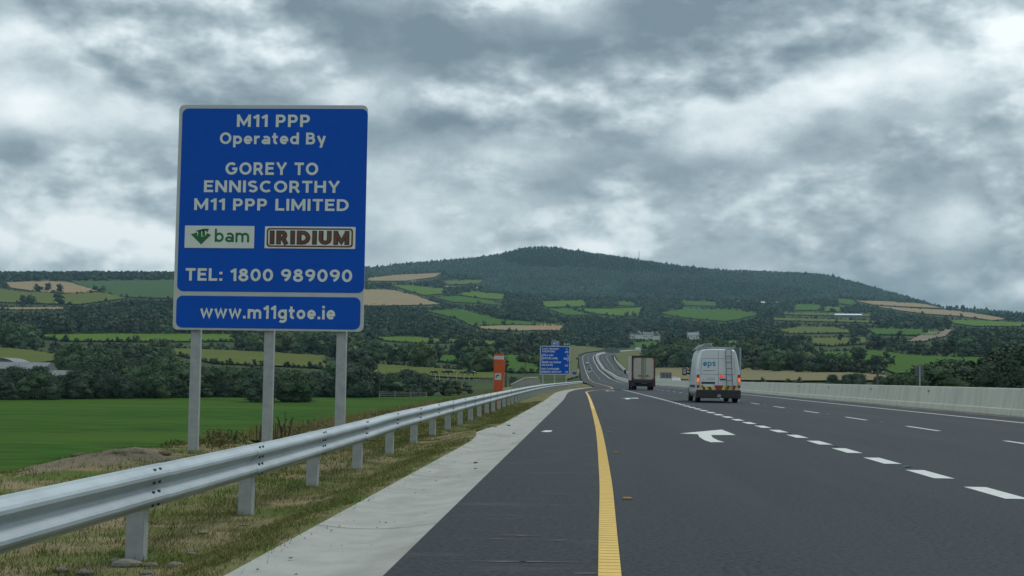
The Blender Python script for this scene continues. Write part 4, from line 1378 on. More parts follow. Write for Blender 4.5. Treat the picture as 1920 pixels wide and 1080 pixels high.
    # lamps
    for x0, x1, yo in ((243, 286, 0), (899, 940, -6)):
        lamp = patch('tail_lamp', rc(x0, x1, 555 + yo, 766 + yo), M_redlens, -.02, .03)
        patch('lamp_bulb', rc(x0 + 3, x1 - 3, 606 + yo, 672 + yo), M_lit, -.05, .006, lamp)
        patch('reversing_lens', rc(x0 + 2, x1 - 2, 676 + yo, 722 + yo), M_clear, -.05, .004, lamp)
    patch('brake_lamp', [(612, 595), (672, 595), (668, 575), (640, 552), (612, 552)], M_litred, -.03, .02)
    # bumper, tow bar, wheels
    bp = MB()
    bp.prism_y([(zx(238), zz(930)), (zx(942), zz(930)), (zx(946), zz(850)), (zx(942), zz(795)), (zx(238), zz(795)), (zx(234), zz(850))], -.14, .1)
    bmp = bp.build('bumper', M_black, t, bevel=.03)
    for x0, x1 in ((275, 298), (900, 922)):
        patch('reflector', rc(x0, x1, 868, 884), M_redlens, -.145, .004, bmp)
    MB().bar((zx(597), -.1, zz(905)), (zx(597), -.28, zz(900)), .025, 8).bar((zx(597), -.27, zz(905)), (zx(597), -.27, zz(862)), .022, 8).box((zx(597), -.14, zz(893)), (.16, .03, .12)).build('tow_bar', M_alu, t)
    for sx in (-1, 1):
        wheel_part(t, (sx * .875, .95, .34), .34, .23)
        wheel_part(t, (sx * .88, 4.55, .34), .34, .22)
        MB().box((sx * .80, 2.7, .36), (.3, 2.6, .2)).build('sill', M_black, t)
        MB().prism_y([(sx * .90, .2), (sx * 1.0, .2), (sx * 1.0, .46), (sx * .9, .46)], .46, .48).build('mud_flap', M_black, t)
    MB().box((0, 1.6, .30), (1.5, 3.2, .14)).build('underbody', M_black, t)
    MB().box((0, .95, .34), (1.5, .12, .12)).build('axle', M_black, t)
    # side glass and trim
    for sx in (-1, 1):
        MB().add([(sx * 1.005, 3.45, 1.3), (sx * .985, 4.55, 1.3), (sx * .935, 4.25, 1.9), (sx * .925, 3.45, 1.95)], [(0, 1, 2, 3)]).build('side_window', M_glass, t)
        MB().box((sx * 1.03, 1.9, .75), (.02, 2.6, .12)).build('rub_strip', M_black, t)
        MB().box((sx * 1.012, 3.35, 1.05), (.012, .015, 1.3)).build('door_seam', M_seam, t)
        mr = MB().box((sx * 1.19, 4.5, 1.45), (.22, .1, .38)).build('mirror', M_black, t, bevel=.03)
        MB().box((sx * 1.03, 4.5, 1.36), (.16, .06, .08)).box((sx * 1.03, 4.5, 1.52), (.16, .05, .05)).build('arm', M_black, mr)
        MB().box((sx * 1.19, 4.44, 1.46), (.14, .01, .27)).build('mirror_glass', mat('mirror_glass', (.35, .38, .4), .1, metallic=.8), mr)
    MB().add([(-.82, 4.36, 2.17), (.82, 4.36, 2.17), (.92, 5.03, 1.32), (-.92, 5.03, 1.32)], [(0, 1, 2, 3)]).build('windscreen', M_glass, t)
    # rear ladder
    ld = MB().bar((zx(702), -.10, zz(150)), (zx(722), -.12, zz(835)), .02, 8).bar((zx(788), -.10, zz(150)), (zx(818), -.12, zz(835)), .02, 8).build('ladder', M_ladder, t)
    for yy in (150, 253, 352, 448, 548, 640, 735, 835):
        k = (yy - 150) / 685
        MB().bar((zx(702 + 20 * k), -.11, zz(yy)), (zx(788 + 30 * k), -.11, zz(yy)), .017, 8).build('rung', M_ladder, ld)
    for yy in (200, 605):
        MB().bar((zx(716), -.11, zz(yy)), (zx(716), .03, zz(yy)), .012, 6).bar((zx(800), -.11, zz(yy)), (zx(800), .03, zz(yy)), .012, 6).build('bracket', M_ladder, ld)
    # roof bars and the tilted ladder carrier
    for yy in (.35, 1.7, 3.0):
        rb_ = MB().box((0, yy, 2.57), (1.62, .06, .04)).build('roof_bar', M_alu, t)
        for sx in (-.72, .72):
            MB().box((sx, yy, 2.51), (.06, .06, .1)).build('foot', M_alu, rb_)
    ca = MB()
    for a, b in (((-.98, .5, 2.44), (-.60, .9, 2.72)), ((-.60, .9, 2.73), (-.30, .9, 2.75)), ((-.30, .9, 2.75), (-.2, .5, 2.55))):
        ca.bar(a, b, .022, 8)
        ca.bar((a[0], a[1] + 2.2, a[2]), (b[0], b[1] + 2.2, b[2]), .022, 8)
    cr = ca.build('ladder_carrier', M_alu, t)
    for k in range(7):
        q = k / 6
        x = -.93 + .70 * q; z = 2.47 + min(.27, .62 * (q + .02) * .7)
        MB().box((x, 1.7, z + .005), (.05, 2.3, .035)).build('slat', M_alu, cr)
    MB().add([(-.59, 1.0, 2.52), (-.30, 1.0, 2.52), (-.30, 1.0, 2.73), (-.59, 1.0, 2.715)], [(0, 1, 2, 3)]).build('light_board', M_alu, cr)
van()

def truck():
    Y = 125.0; p = at(1206, 732, Y)
    t = thing('box_truck', 'small box truck with cream rear doors framed in dull red, ahead of the van', 'truck', (p.x, Y, 0), R(1.2))
    K = .004433; zx = lambda x: (x - 533) * K; zz = lambda y: (937 - y) * K
    cream = mat('cream_door_panel', (.42, .405, .325), .7, (.37, .36, .285), scale=3); red = mat('dull_red_frame', (.095, .028, .028), .7, (.07, .025, .025), scale=5)
    pale = mat('truck_box_side', (.44, .46, .44), .6, (.38, .40, .38), scale=2)
    box = MB().box((0, 2.75, (zz(218) + zz(735)) / 2), (2.24, 5.4, zz(218) - zz(735))).build('box_body', pale, t, bevel=.03)
    rc = lambda a, b, c, d: [(zx(a), zz(d)), (zx(b), zz(d)), (zx(b), zz(c)), (zx(a), zz(c))]
    fr = MB()
    for r in ((285, 325, 240, 735), (750, 785, 240, 735), (285, 785, 215, 255), (285, 785, 708, 738)):
        fr.prism_y(rc(*r), -.03, .06)
    MB().prism_y(rc(283, 787, 210, 232), -.035, .1).build('roof_edge', M_black, t)
    fr.build('rear_frame', red, t)
    for a, b in ((326, 536), (540, 749)):
        d = MB().prism_y(rc(a, b, 256, 707), -.02, .04).build('rear_door', cream, t)
        for hy in (270, 690):
            MB().prism_y(rc(a if a < 400 else b - 30, a + 30 if a < 400 else b, hy - 6, hy + 6), -.03, -.02).build('hinge', M_black, d)
    for x in (500, 528, 570):
        MB().bar((zx(x), -.05, zz(700)), (zx(x), -.05, zz(250)), .018, 6).build('lock_rod', M_black, t)
    for a, b in ((425, 500), (575, 660)):
        MB().prism_y(rc(a, b, 630, 640), -.07, -.04).prism_y(rc((a + b) / 2 - 8, (a + b) / 2 + 8, 616, 646), -.07, -.04).build('door_handle', M_black, t)
    ch = MB().box((0, 2.9, .78), (1.7, 6.6, .22)).build('chassis', M_black, t)
    bm_ = MB().prism_y(rc(272, 790, 735, 858), -.02, .25).build('under_run_bar', mat('grimy_dark_metal', (.022, .022, .024), .7), t)
    MB().prism_y(rc(492, 612, 782, 808), -.035, -.022).build('number_plate', mat('truck_plate', (.33, .36, .33), .6), bm_)
    for x in (470, 625):
        MB().prism_y(rc(x - 5, x + 5, 750, 850), -.04, -.02).build('bracket', red, bm_)
    for a, b in ((292, 330), (742, 780)):
        MB().prism_y(rc(a, b, 800, 822), -.035, -.022).build('tail_lamp', M_redlens, bm_)
    for sx in (-1, 1):
        wheel_part(t, (sx * .93, 1.6, .42), .42, .24); wheel_part(t, (sx * .66, 1.6, .42), .42, .24, False)
        wheel_part(t, (sx * .92, 5.9, .42), .42, .25)
    MB().box((0, 1.6, .45), (1.4, .16, .18)).build('axle', M_black, t)
    cab = loft([(5.55, [(-1.05, .6), (1.05, .6), (1.05, 2.2), (.9, 2.45), (-.9, 2.45), (-1.05, 2.2)]), (6.5, [(-1.05, .6), (1.05, .6), (1.05, 2.1), (.9, 2.35), (-.9, 2.35), (-1.05, 2.1)]),
                (7.2, [(-1.03, .6), (1.03, .6), (1.03, 1.4), (.9, 1.5), (-.9, 1.5), (-1.03, 1.4)])]).build('cab', mat('truck_cab_blue', (.05, .05, .16), .4), t)
    for sx in (-1, 1):
        m = MB().box((sx * 1.36, 6.7, 1.75), (.2, .1, .42)).build('mirror', M_black, t, bevel=.03)
        MB().bar((sx * 1.0, 6.7, 1.85), (sx * 1.36, 6.7, 1.85), .025, 6).build('arm', M_black, m)
truck()

def small_vehicle(name, label, cat, pos, rz, paint, L=4.3, W=1.75, H=1.45, vanish=False):
    t = thing(name, label, cat, pos, rz)
    if vanish:
        sec = [(0, [(-W / 2, .3), (W / 2, .3), (W / 2 * .97, H * .75), (W / 2 * .85, H), (-W / 2 * .85, H), (-W / 2 * .97, H * .75)]),
               (L * .72, [(-W / 2, .3), (W / 2, .3), (W / 2 * .97, H * .75), (W / 2 * .85, H), (-W / 2 * .85, H), (-W / 2 * .97, H * .75)]),
               (L, [(-W / 2, .3), (W / 2, .3), (W / 2 * .97, H * .4), (W / 2 * .85, H * .48), (-W / 2 * .85, H * .48), (-W / 2 * .97, H * .4)])]
    else:
        r = lambda h, w: [(-W / 2, .25), (W / 2, .25), (W / 2, min(.85, h * .9)), (W / 2 * w, h), (-W / 2 * w, h), (-W / 2, min(.85, h * .9))]
        sec = [(0, r(.9, .9)), (.25, r(1.0, .9)), (.8, r(H * .97, .72)), (2.2, r(H, .72)), (3.1, r(.98, .85)), (L, r(.75, .85))]
    b = loft(sec).build('body', paint, t, bevel=.04)
    zc = H * .62
    y0 = -.02 if vanish else .38
    MB().add([(-W * .38, y0 if vanish else .30, H * .66), (W * .38, y0 if vanish else .30, H * .66), (W * .33, y0 if vanish else .72, H * .93), (-W * .33, y0 if vanish else .72, H * .93)], [(0, 1, 2, 3)]).build('rear_window', M_glass, t)
    for sx in (-1, 1):
        MB().box((sx * W * .42, -.02, .75), (.16, .06, .28)).build('tail_lamp', M_redlens, t)
        wheel_part(t, (sx * (W / 2 - .12), .8, .31), .31, .2, False); wheel_part(t, (sx * (W / 2 - .12), L - .9, .31), .31, .2, False)
    MB().box((0, .02, .38), (W * .96, .12, .25)).build('bumper', M_black, t)
silver = mat('silver_paint', (.30, .32, .33), .35); whitep = mat('far_white_paint', (.62, .65, .66), .35)
def on_far(px, py):
    h = hit(px, py); h.z += .37 + .0004 * h.y + .02; return h
small_vehicle('hatchback_car', 'silver car on the far climbing stretch of road, ahead of the far van', 'car', on_far(1101, 686), R(3), silver)
small_vehicle('delivery_van', 'pale far-off van on the distant road below the bend', 'van', on_far(1105, 704), R(2), mat('far_van_paint', (.38, .41, .42), .4), 5.2, 2.0, 2.6, True)
small_vehicle('delivery_van', 'tiny white van at the top of the far bend', 'van', on_far(1191, 659), R(-75), whitep, 5.5, 2.1, 2.6, True)
small_vehicle('hatchback_car', 'white car roof showing above the barrier beside the wide grey sign back', 'car', (at(1266, 712, 232).x, 232, -.12), R(180), silver)

# ------------------------------------------------------------------ trees
def fol(name, c, k=1.7):
    return mat(name, c, 0.9, tuple(x * k for x in c), scale=0.9, detail=4, lo=.3, hi=.7, rnd=.2, spec=.05)
LEAF = [fol('foliage_dark', (.042, .062, .043)), fol('foliage_mid', (.050, .078, .042)), fol('foliage_olive', (.066, .090, .043))]
M_bark = mat('bark', (.05, .042, .033), .95, (.03, .026, .02), scale=6)
def tinted(m):
    """trees differ from one another: a per-tree tint multiplies the leaf colour"""
    nt = m.node_tree; b = nt.nodes['Principled BSDF']; at_ = nt.nodes.new('ShaderNodeAttribute'); at_.attribute_name = 'tint'
    mx = nt.nodes.new('ShaderNodeMix'); mx.data_type = 'RGBA'; mx.blend_type = 'MULTIPLY'; mx.inputs[0].default_value = 1.0
    src = b.inputs['Base Color'].links[0].from_socket
    nt.links.new(src, mx.inputs[6]); nt.links.new(at_.outputs['Color'], mx.inputs[7]); nt.links.new(mx.outputs[2], b.inputs['Base Color'])
    return m
M_wood = tinted(mat('woodland_foliage', (.042, .062, .045), .95, (.066, .091, .054), scale=.055, detail=5, lo=.35, hi=.65, spec=.03))

M_conif = tinted(mat('conifer_foliage', (.028, .048, .041), .95, (.046, .070, .055), scale=.012, detail=6, lo=.35, hi=.65, spec=.03))
def ico(sub):
    bm = bmesh.new(); bmesh.ops.create_icosphere(bm, subdivisions=sub, radius=1.0)
    v = np.array([x.co[:] for x in bm.verts]); f = np.array([[q.index for q in p.verts] for p in bm.faces]); bm.free()
    return v, f
ICO = {1: ico(1), 2: ico(2)}

def crown_geo(r, nl, sub, leaves, size, wide=.42, base=.16, top=1.0, core=.86):
    """leafy crown of unit height: lumpy masses carrying many small leaf clumps"""
    iv, if_ = ICO[sub]
    V = []; Fc = []; nv = 0
    lumps = []
    for k in range(nl):
        h = base + (top - base) * (r.random() ** .8)
        q = (h - base) / (top - base)
        rad = wide * math.sin(math.pi * min(.98, .18 + .78 * q)) ** .7
        a = r.uniform(0, 6.283); d = rad * r.random() ** .5 * .72
        lr = (.13 + .13 * r.random()) * (1.15 if q < .6 else .85) * (wide / .42) ** .5
        cz = min(max(h, base + lr * .6), top - lr * .8)
        lumps.append((d * math.cos(a), d * math.sin(a), cz, lr))
    lumps.append((0, 0, (base + top) / 2, wide * .62))
    for (x, y, z, lr) in lumps:
        n = nrg.normal(0, 1, len(iv)) * .13 + 1
        P = iv * (lr * core * n)[:, None]; P[:, 2] *= .9
        P = P + np.array([x, y, z]); P[:, 2] = np.maximum(P[:, 2], base * .55)
        V.append(P); Fc.append(if_ + nv); nv += len(P)
    for k in range(leaves):
        x, y, z, lr = lumps[r.randrange(len(lumps))]
        d = Vector((r.gauss(0, 1), r.gauss(0, 1), r.gauss(.25, 1))).normalized()
        c = Vector((x, y, z)) + d * lr * r.uniform(core - .06, 1.22)
        if c.z < base * .5: continue
        s = size * r.uniform(.5, 1.25)
        n = (d + Vector((r.gauss(0, .6), r.gauss(0, .6), r.gauss(.2, .6)))).normalized()
        u = n.orthogonal().normalized(); w = n.cross(u)
        a = r.uniform(0, 6.28); u, w = u * math.cos(a) + w * math.sin(a), w * math.cos(a) - u * math.sin(a)
        q = [c + u * s, c + w * s * .7 + n * s * .2, c - u * s * .8]
        q2 = c - w * s * .7
        P = np.array([q[0][:], q[1][:], q[2][:], q2[:]])
        V.append(P); Fc.append(np.array([[0, 1, 2], [0, 2, 3]]) + nv); nv += 4
    return np.concatenate(V), np.concatenate(Fc)

def trunk_geo(r, wide=.42, h=.75):
    mb = MB()
    mb.tube([(0, 0, -.04), (.005, .005, .12), (.015, -.01, .3), (0, .01, h)], [.035, .026, .022, .006], 7)
    for k in range(5):
        a = r.uniform(0, 6.28); z0 = r.uniform(.16, .4)
        mb.tube([(0, 0, z0), (.35 * wide * math.cos(a), .35 * wide * math.sin(a), z0 + .12), (.75 * wide * math.cos(a), .75 * wide * math.sin(a), z0 + .26)], [.014, .009, .004], 5)
    return mb

def np_mesh(name, V, Fc, m):
    me = bpy.data.meshes.new(name)
    me.from_pydata(V.tolist(), [], Fc.tolist()); me.update(); me.materials.append(m)
    return me

HI = []
for k in range(9):
    r = random.Random(100 + k)
    wide = [.40, .48, .55, .44, .62, .50, .38, .58, .46][k]
    base = [.14, .12, .06, .18, .03, .10, .16, .04, .20][k]
    V, Fc = crown_geo(r, 15, 2, 900, .055, wide, base)
    HI.append((np_mesh('crown', V, Fc, LEAF[k % 3]), trunk_geo(r, wide).mesh('trunk'), wide))
    HI[-1][1].materials.append(M_bark)
NEARV = []
for k in range(5):
    r = random.Random(200 + k)
    wide = [.55, .62, .5, .6, .58][k]
    V, Fc = crown_geo(r, 34, 2, 5200, .032, wide, .03, core=.66)
    NEARV.append((np_mesh('crown', V, Fc, LEAF[k % 2]), trunk_geo(r, wide).mesh('trunk'), wide))
    NEARV[-1][1].materials.append(M_bark)
LO = [crown_geo(random.Random(300 + k), 5, 1, 70, .12, [.42, .52, .6, .46, .56, .5][k], .02) for k in range(6)]
VLO = [crown_geo(random.Random(400 + k), 2, 1, 26, .17, [.5, .6, .55, .65][k], .0) for k in range(4)]

def in_poly(poly, x, y):
    c = False; n = len(poly)
    for i in range(n):
        x0, y0 = poly[i]; x1, y1 = poly[i - 1]
        if (y0 > y) != (y1 > y) and x < (x1 - x0) * (y - y0) / (y1 - y0) + x0:
            c = not c
    return c
FB = [(p[:, 0].min(), p[:, 0].max(), p[:, 1].min(), p[:, 1].max(), p.tolist()) for p in FIELD_POLYS]
OPEN = [  # road corridor and farm buildings stay clear
    (1080, 1240, 655, 720, [(1080, 660), (1100, 655), (1240, 654), (1240, 664), (1190, 706), (1190, 720), (1080, 720)]),
    (0, 90, 680, 702, [(0, 681), (88, 681), (88, 702), (0, 702)]), (-10, 140, 714, 722, [(-10, 714), (140, 714), (140, 722), (-10, 722)]),
    (1178, 1245, 626, 634, [(1180, 626), (1238, 626), (1238, 634), (1180, 634)]), (1287, 1314, 626, 634, [(1288, 626), (1313, 626), (1313, 634), (1288, 634)]),
]
def in_field(x, y):
    for a, b, c, d, p in FB + OPEN:
        if a <= x <= b and c <= y <= d and in_poly(p, x, y):
            return True
    return False
FOREST = [(690, 520), (830, 512), (905, 525), (905, 548), (1000, 557), (1100, 560), (1280, 562), (1480, 569), (1570, 560), (1602, 561), (1740, 568), (1800, 586), (1925, 598)]
fx = [p[0] for p in FOREST]; fy = [p[1] for p in FOREST]

TREES = []   # (apparent size, x, y, z, height, kind, px, py)
def put(px, py, h, clear=True, W=.5):
    p = hit(px, py); a = h * F_PX / p.y
    if clear:
        for q in (.0, .3, .6, .85, 1.0):
            for dx in (-W * a * .7, 0, W * a * .7):
                if in_field(px + dx, py - a * q):
                    return False
    TREES.append((a, p.x, p.y, p.z, h, px, py)); return True

ty = 756.0
while ty > 500:
    tx = -70.0
    while tx < 1990:
        p = hit(tx, ty)
        step = max(5.0, 6.2 * F_PX / p.y * .80)
        px = tx + rng.uniform(-.5, .5) * step; py = ty + rng.uniform(-1.5, 1.5)
        tx += step
        p = hit(px, py)
        if p.y < 212 or p.y > 3950: continue
        if py > 700 and px > 1000: continue
        if 600 < px < 960 and py > 716 and not (py < 752 and px < 880): continue
        if px >= 690 and py < np.interp(px, fx, fy): continue       # hill forest is built apart
        if px > 1925 and py < 600: continue
        ridge_left = px < 690 and py < 530
        hs = (rng.uniform(6, 11.5), rng.uniform(4.5, 7), rng.uniform(2.4, 3.8))
        if p.y < 330: hs = (rng.uniform(5, 7.5), rng.uniform(3.5, 5), 2.6)
        if ridge_left: hs = (rng.uniform(9, 14),) + hs[1:]
        for h in hs:
            if put(px, py, h): break
    p = hit(300, ty)
    ty -= max(2.6, 3.4 * F_PX / max(p.y, 230) * .33)
# lone and hedgerow trees standing in the fields
for px, py, h in ((112, 553, 15), (90, 546, 12), (70, 548, 12), (195, 547, 9), (178, 545, 8), (60, 572, 14), (45, 573, 12), (110, 572, 14), (300, 690, 10),
                  (766, 681, 9), (790, 690, 10), (865, 680, 11.5), (882, 690, 9), (735, 686, 7), (675, 706, 9), (915, 700, 9), (902, 698, 9), (928, 697, 7), (985, 682, 7), (1000, 684, 6),
                  (880, 701, 3), (860, 696, 3), (897, 572, 8), (1175, 594, 9), (1190, 594, 9), (1065, 578, 8), (1575, 640, 7), (1600, 646, 8), (1660, 690, 6.5), (1640, 690, 5.5), (1560, 586, 9), (945, 612, 8), (908, 613, 7)):
    put(px, py, h, clear=False)
# edge of the big meadow and the hedge along the motorway
def put_w(x, y, h):
    z = float(terr_z(x, y)); d = Vector((x, y, z - CAM_H)); f = d.dot(FWD)
    TREES.append((h * F_PX / f, x, y, z, h, 960 + F_PX * d.dot(RT) / f, 540 - F_PX * d.dot(UP) / f))
x = -118.0
while x < -34:
    yy = 209 + 62 * max(0, min(1, (x + 95) / 60)) + rng.uniform(-3, 3)
    put_w(x, yy, rng.uniform(2.8, 5.2)); put_w(x + 1.5, yy + 9, rng.uniform(3.5, 5.6))
    x += rng.uniform(2.3, 3.6)
for px, Y, h in ((690, 262, 4.4), (705, 268, 5.0), (722, 266, 4.2), (745, 272, 4.6), (768, 270, 5.4), (782, 274, 6.2), (796, 272, 5.6), (815, 276, 4.6), (838, 280, 4.4), (856, 284, 4.3), (660, 258, 7.5), (672, 262, 6.8), (876, 292, 3.4)):
    put_w(at(px, 720, Y).x, Y, h * (.72 if px > 680 else .9))
# bushes behind the far side of the barrier
for px, Y, h in ((1738, 118, 3.4), (1752, 116, 3.7), (1768, 120, 3.3), (1784, 117, 3.9), (1800, 120, 3.5), (1818, 118, 3.8), (1835, 121, 3.7), (1852, 118, 3.5), (1870, 119, 4.0), (1888, 117, 4.6), (1905, 119, 4.9), (1925, 116, 5.2), (1945, 118, 5.0), (1970, 118, 5.0),
                 (1715, 150, 3.0), (1700, 160, 2.6), (1745, 140, 3.6), (1500, 230, 1.9), (1478, 235, 1.7), (1590, 210, 2.3), (1562, 215, 2.2), (1430, 235, 1.8), (1650, 190, 2.0), (1606, 205, 2.4), (1410, 240, 1.5), (1675, 180, 2.2)):
    p = at(px, 715, Y); z = -1.1 if Y < 170 else -.2
    d = Vector((p.x, Y, z - CAM_H)); f = d.dot(FWD)
    TREES.append((h * 1.25 * F_PX / f, p.x, Y, z, h + .15, px, 715))
# dark hedgerow crossing above the dry field
for k in range(64):
    q = k / 63; px = 1222 + 450 * q; py = 689 + 3 * math.sin(q * 3) + 14 * q
    if px > 1655: continue
    put(px + rng.uniform(-3, 3), py - rng.uniform(0, 5), rng.uniform(4.5, 8.8) * (1 - .25 * q), clear=False)
for px, py, h in ((1232, 688, 12), (1245, 690, 11), (1222, 686, 9), (1262, 690, 9), (1210, 668, 8), (1275, 688, 9), (1420, 684, 8), (1405, 683, 9), (1440, 686, 9), (1500, 691, 9), (1520, 694, 7), (1610, 694, 8)):
    put(px, py, h, clear=False)

def zone(px, py, y):
    """kind, phrase for the row and its landmark"""
    if y < 175 and px > 1600: return 'bush', 'dark bush', 'in the tall row above the barrier, far right', 'bushes rising above the right end of the barrier'
    if y < 260 and px > 1390: return 'bush', 'low bush', 'peeping over the barrier before the dry field', 'low bushes peeping over the barrier'
    if px > 1195:
        if py > 676:
            w = 'beside the truck' if px < 1295 else ('behind the white van' if px < 1400 else ('just right of the white van' if px < 1530 else 'left of the thin sign back'))
            return 'tree', 'dark hedgerow tree', 'above the dry field, ' + w, 'hedgerow trees above the dry field'
        if px > 1500:
            w = 'above the van-side end' if px < 1660 else ('over the middle' if px < 1790 else 'over the far right end')
            return 'tree', 'valley tree', w + ' of the right meadow', 'trees beyond the right-hand meadow'
        return 'tree', 'valley tree', 'in the dark wood right of the far bend', 'trees in the valley right of the far road'
    if y < 232 and px < 360:
        w = 'by the picture edge' if px < 120 else ('midway to big sign' if px < 240 else 'by left sign post')
        return 'shrub', 'hedge shrub', 'at the top of the lush field, ' + w, 'hedge shrubs at the edge of the lush field'
    w = 'left of the big sign' if px < 330 else ('between left and middle sign posts' if px < 500 else ('between middle and right sign posts' if px < 640 else ('just right of the big sign' if px < 760 else ('left of the orange pillar' if px < 925 else 'right of the orange pillar'))))
    if y < 300:
        if px < 120: w = 'at the left picture edge'
        elif px < 225: w = 'near the farm sheds'
        return 'shrub', 'shrub', 'behind lush field, ' + w, 'shrubs behind the lush field'
    if px < 110: w = 'around the pale farm sheds'
    elif px < 220: w = 'between sheds and big sign'
    return 'tree', 'dark hedgerow tree', 'on valley side, ' + w, 'hedgerow trees on the left valley side'

for poly in FIELD_POLYS:
    n = len(poly)
    for i in range(n):
        x0, y0 = poly[i]; x1, y1 = poly[(i + 1) % n]
        p = hit((x0 + x1) / 2, (y0 + y1) / 2)
        if p.y < 490 or 1040 < (x0 + x1) / 2 < 1240 and (y0 + y1) / 2 > 640: continue
        L = math.hypot(x1 - x0, (y1 - y0)); step = max(2.2, 2.3 * F_PX / p.y)
        for k in range(int(L / step) + 1):
            q = (k + rng.random()) / (L / step + 1)
            if rng.random() < .07: continue
            h = rng.uniform(1.6, 3.0) * (1 if rng.random() < .93 else rng.uniform(1.5, 2.6))
            put(x0 + (x1 - x0) * q, y0 + (y1 - y0) * q + .6, h, clear=False)
TREES.sort(key=lambda q: -q[0])
TREES = [q for q in TREES if q[0] > 3.0]
NIND = 295
ORD = ['leftmost', 'second', 'third', 'fourth', 'fifth', 'sixth', 'seventh', 'eighth', 'ninth', 'tenth', 'eleventh', 'twelfth', 'thirteenth', 'fourteenth', 'fifteenth',
       'sixteenth', 'seventeenth', 'eighteenth', 'nineteenth', 'twentieth']
rows_by = {}
for q in sorted(TREES[:NIND], key=lambda q: q[5]):
    rows_by.setdefault(zone(q[5], q[6], q[2])[2], []).append(q)
LAB = {}
for wh, qs in rows_by.items():
    for i, q in enumerate(qs):
        kind, noun, ph, grp = zone(q[5], q[6], q[2])
        n = len(qs)
        if n == 1: lab = noun + ' standing alone ' + ph
        elif i < len(ORD) and i <= n // 2: lab = (ORD[i] if i == 0 else ORD[i] + ' from left,') + ' ' + noun + ' ' + ph
        elif n - 1 - i < len(ORD): lab = ('rightmost' if i == n - 1 else ORD[n - 1 - i] + ' from right,') + ' ' + noun + ' ' + ph
        else: lab = noun + ' in the thick of the row ' + ph
        LAB[q] = (lab, kind, grp)
for i, q in enumerate(TREES[:NIND]):
    (a, x, y, z, h, px, py) = q
    cm, tm, wide = HI[rng.randrange(9)] if y > 320 else NEARV[rng.randrange(5)]
    lab, cat, grp = LAB[q]
    t = thing(cat, lab, cat, (x, y, z - .1), rng.uniform(0, 6.28), grp)
    w = h * rng.uniform(.95, 1.3) * (1.15 if h < 5 else 1.0)
    t.scale = (w, w, h)
    for nm, me in (('trunk', tm), ('crown', cm)):
        o = bpy.data.objects.new(nm, me); col.objects.link(o); o.parent = t

def merge(name, items, lib, m, kind='stuff', sx=(1.0, 1.35)):
    Vs = []; Fs = []; nv = 0
    for (a, x, y, z, h, px, py) in items:
        V, Fc = lib[rng.randrange(len(lib))]
        an = rng.uniform(0, 6.28); c, s = math.cos(an), math.sin(an); w = h * rng.uniform(*sx)
        P = np.empty_like(V)
        P[:, 0] = x + (V[:, 0] * c - V[:, 1] * s) * w; P[:, 1] = y + (V[:, 0] * s + V[:, 1] * c) * w; P[:, 2] = z - .2 + V[:, 2] * h
        Vs.append(P); Fs.append(Fc + nv); nv += len(V)
    if Vs:
        return from_np(name, np.concatenate(Vs), np.concatenate(Fs), m, kind=kind)
rest = TREES[NIND:]
cut = 14.0
V1 = [q for q in rest if q[0] >= cut]; V2 = [q for q in rest if q[0] < cut]
print('trees', len(TREES), len(V1), len(V2))
Vs = []; 
def merged_wood():
    Vs = []; Fs = []; Ts = []; nv = 0
    for q in rest:
        (a, x, y, z, h, px, py) = q
        lib = LO if a >= cut else VLO
        V, Fc = lib[rng.randrange(len(lib))]
        an = rng.uniform(0, 6.28); c, s = math.cos(an), math.sin(an); w = h * rng.uniform(1.0, 1.35)
        P = np.empty_like(V)
        P[:, 0] = x + (V[:, 0] * c - V[:, 1] * s) * w; P[:, 1] = y + (V[:, 0] * s + V[:, 1] * c) * w; P[:, 2] = z - .2 + V[:, 2] * h
        Vs.append(P); Fs.append(Fc + nv); nv += len(V)
        v_ = rng.uniform(.65, 1.35); Ts.append(np.tile(np.array([v_ * rng.uniform(.85, 1.25), v_, v_ * rng.uniform(.8, 1.15), 1]), (len(V), 1)))
    o = from_np('distant_woodland', np.concatenate(Vs), np.concatenate(Fs), M_wood, kind='stuff')
    ca = o.data.color_attributes.new('tint', 'FLOAT_COLOR', 'POINT'); ca.data.foreach_set('color', np.concatenate(Ts).astype(np.float32).ravel())
    o['label'] = 'hedgerows and woods covering the distant valley slopes'
merged_wood()

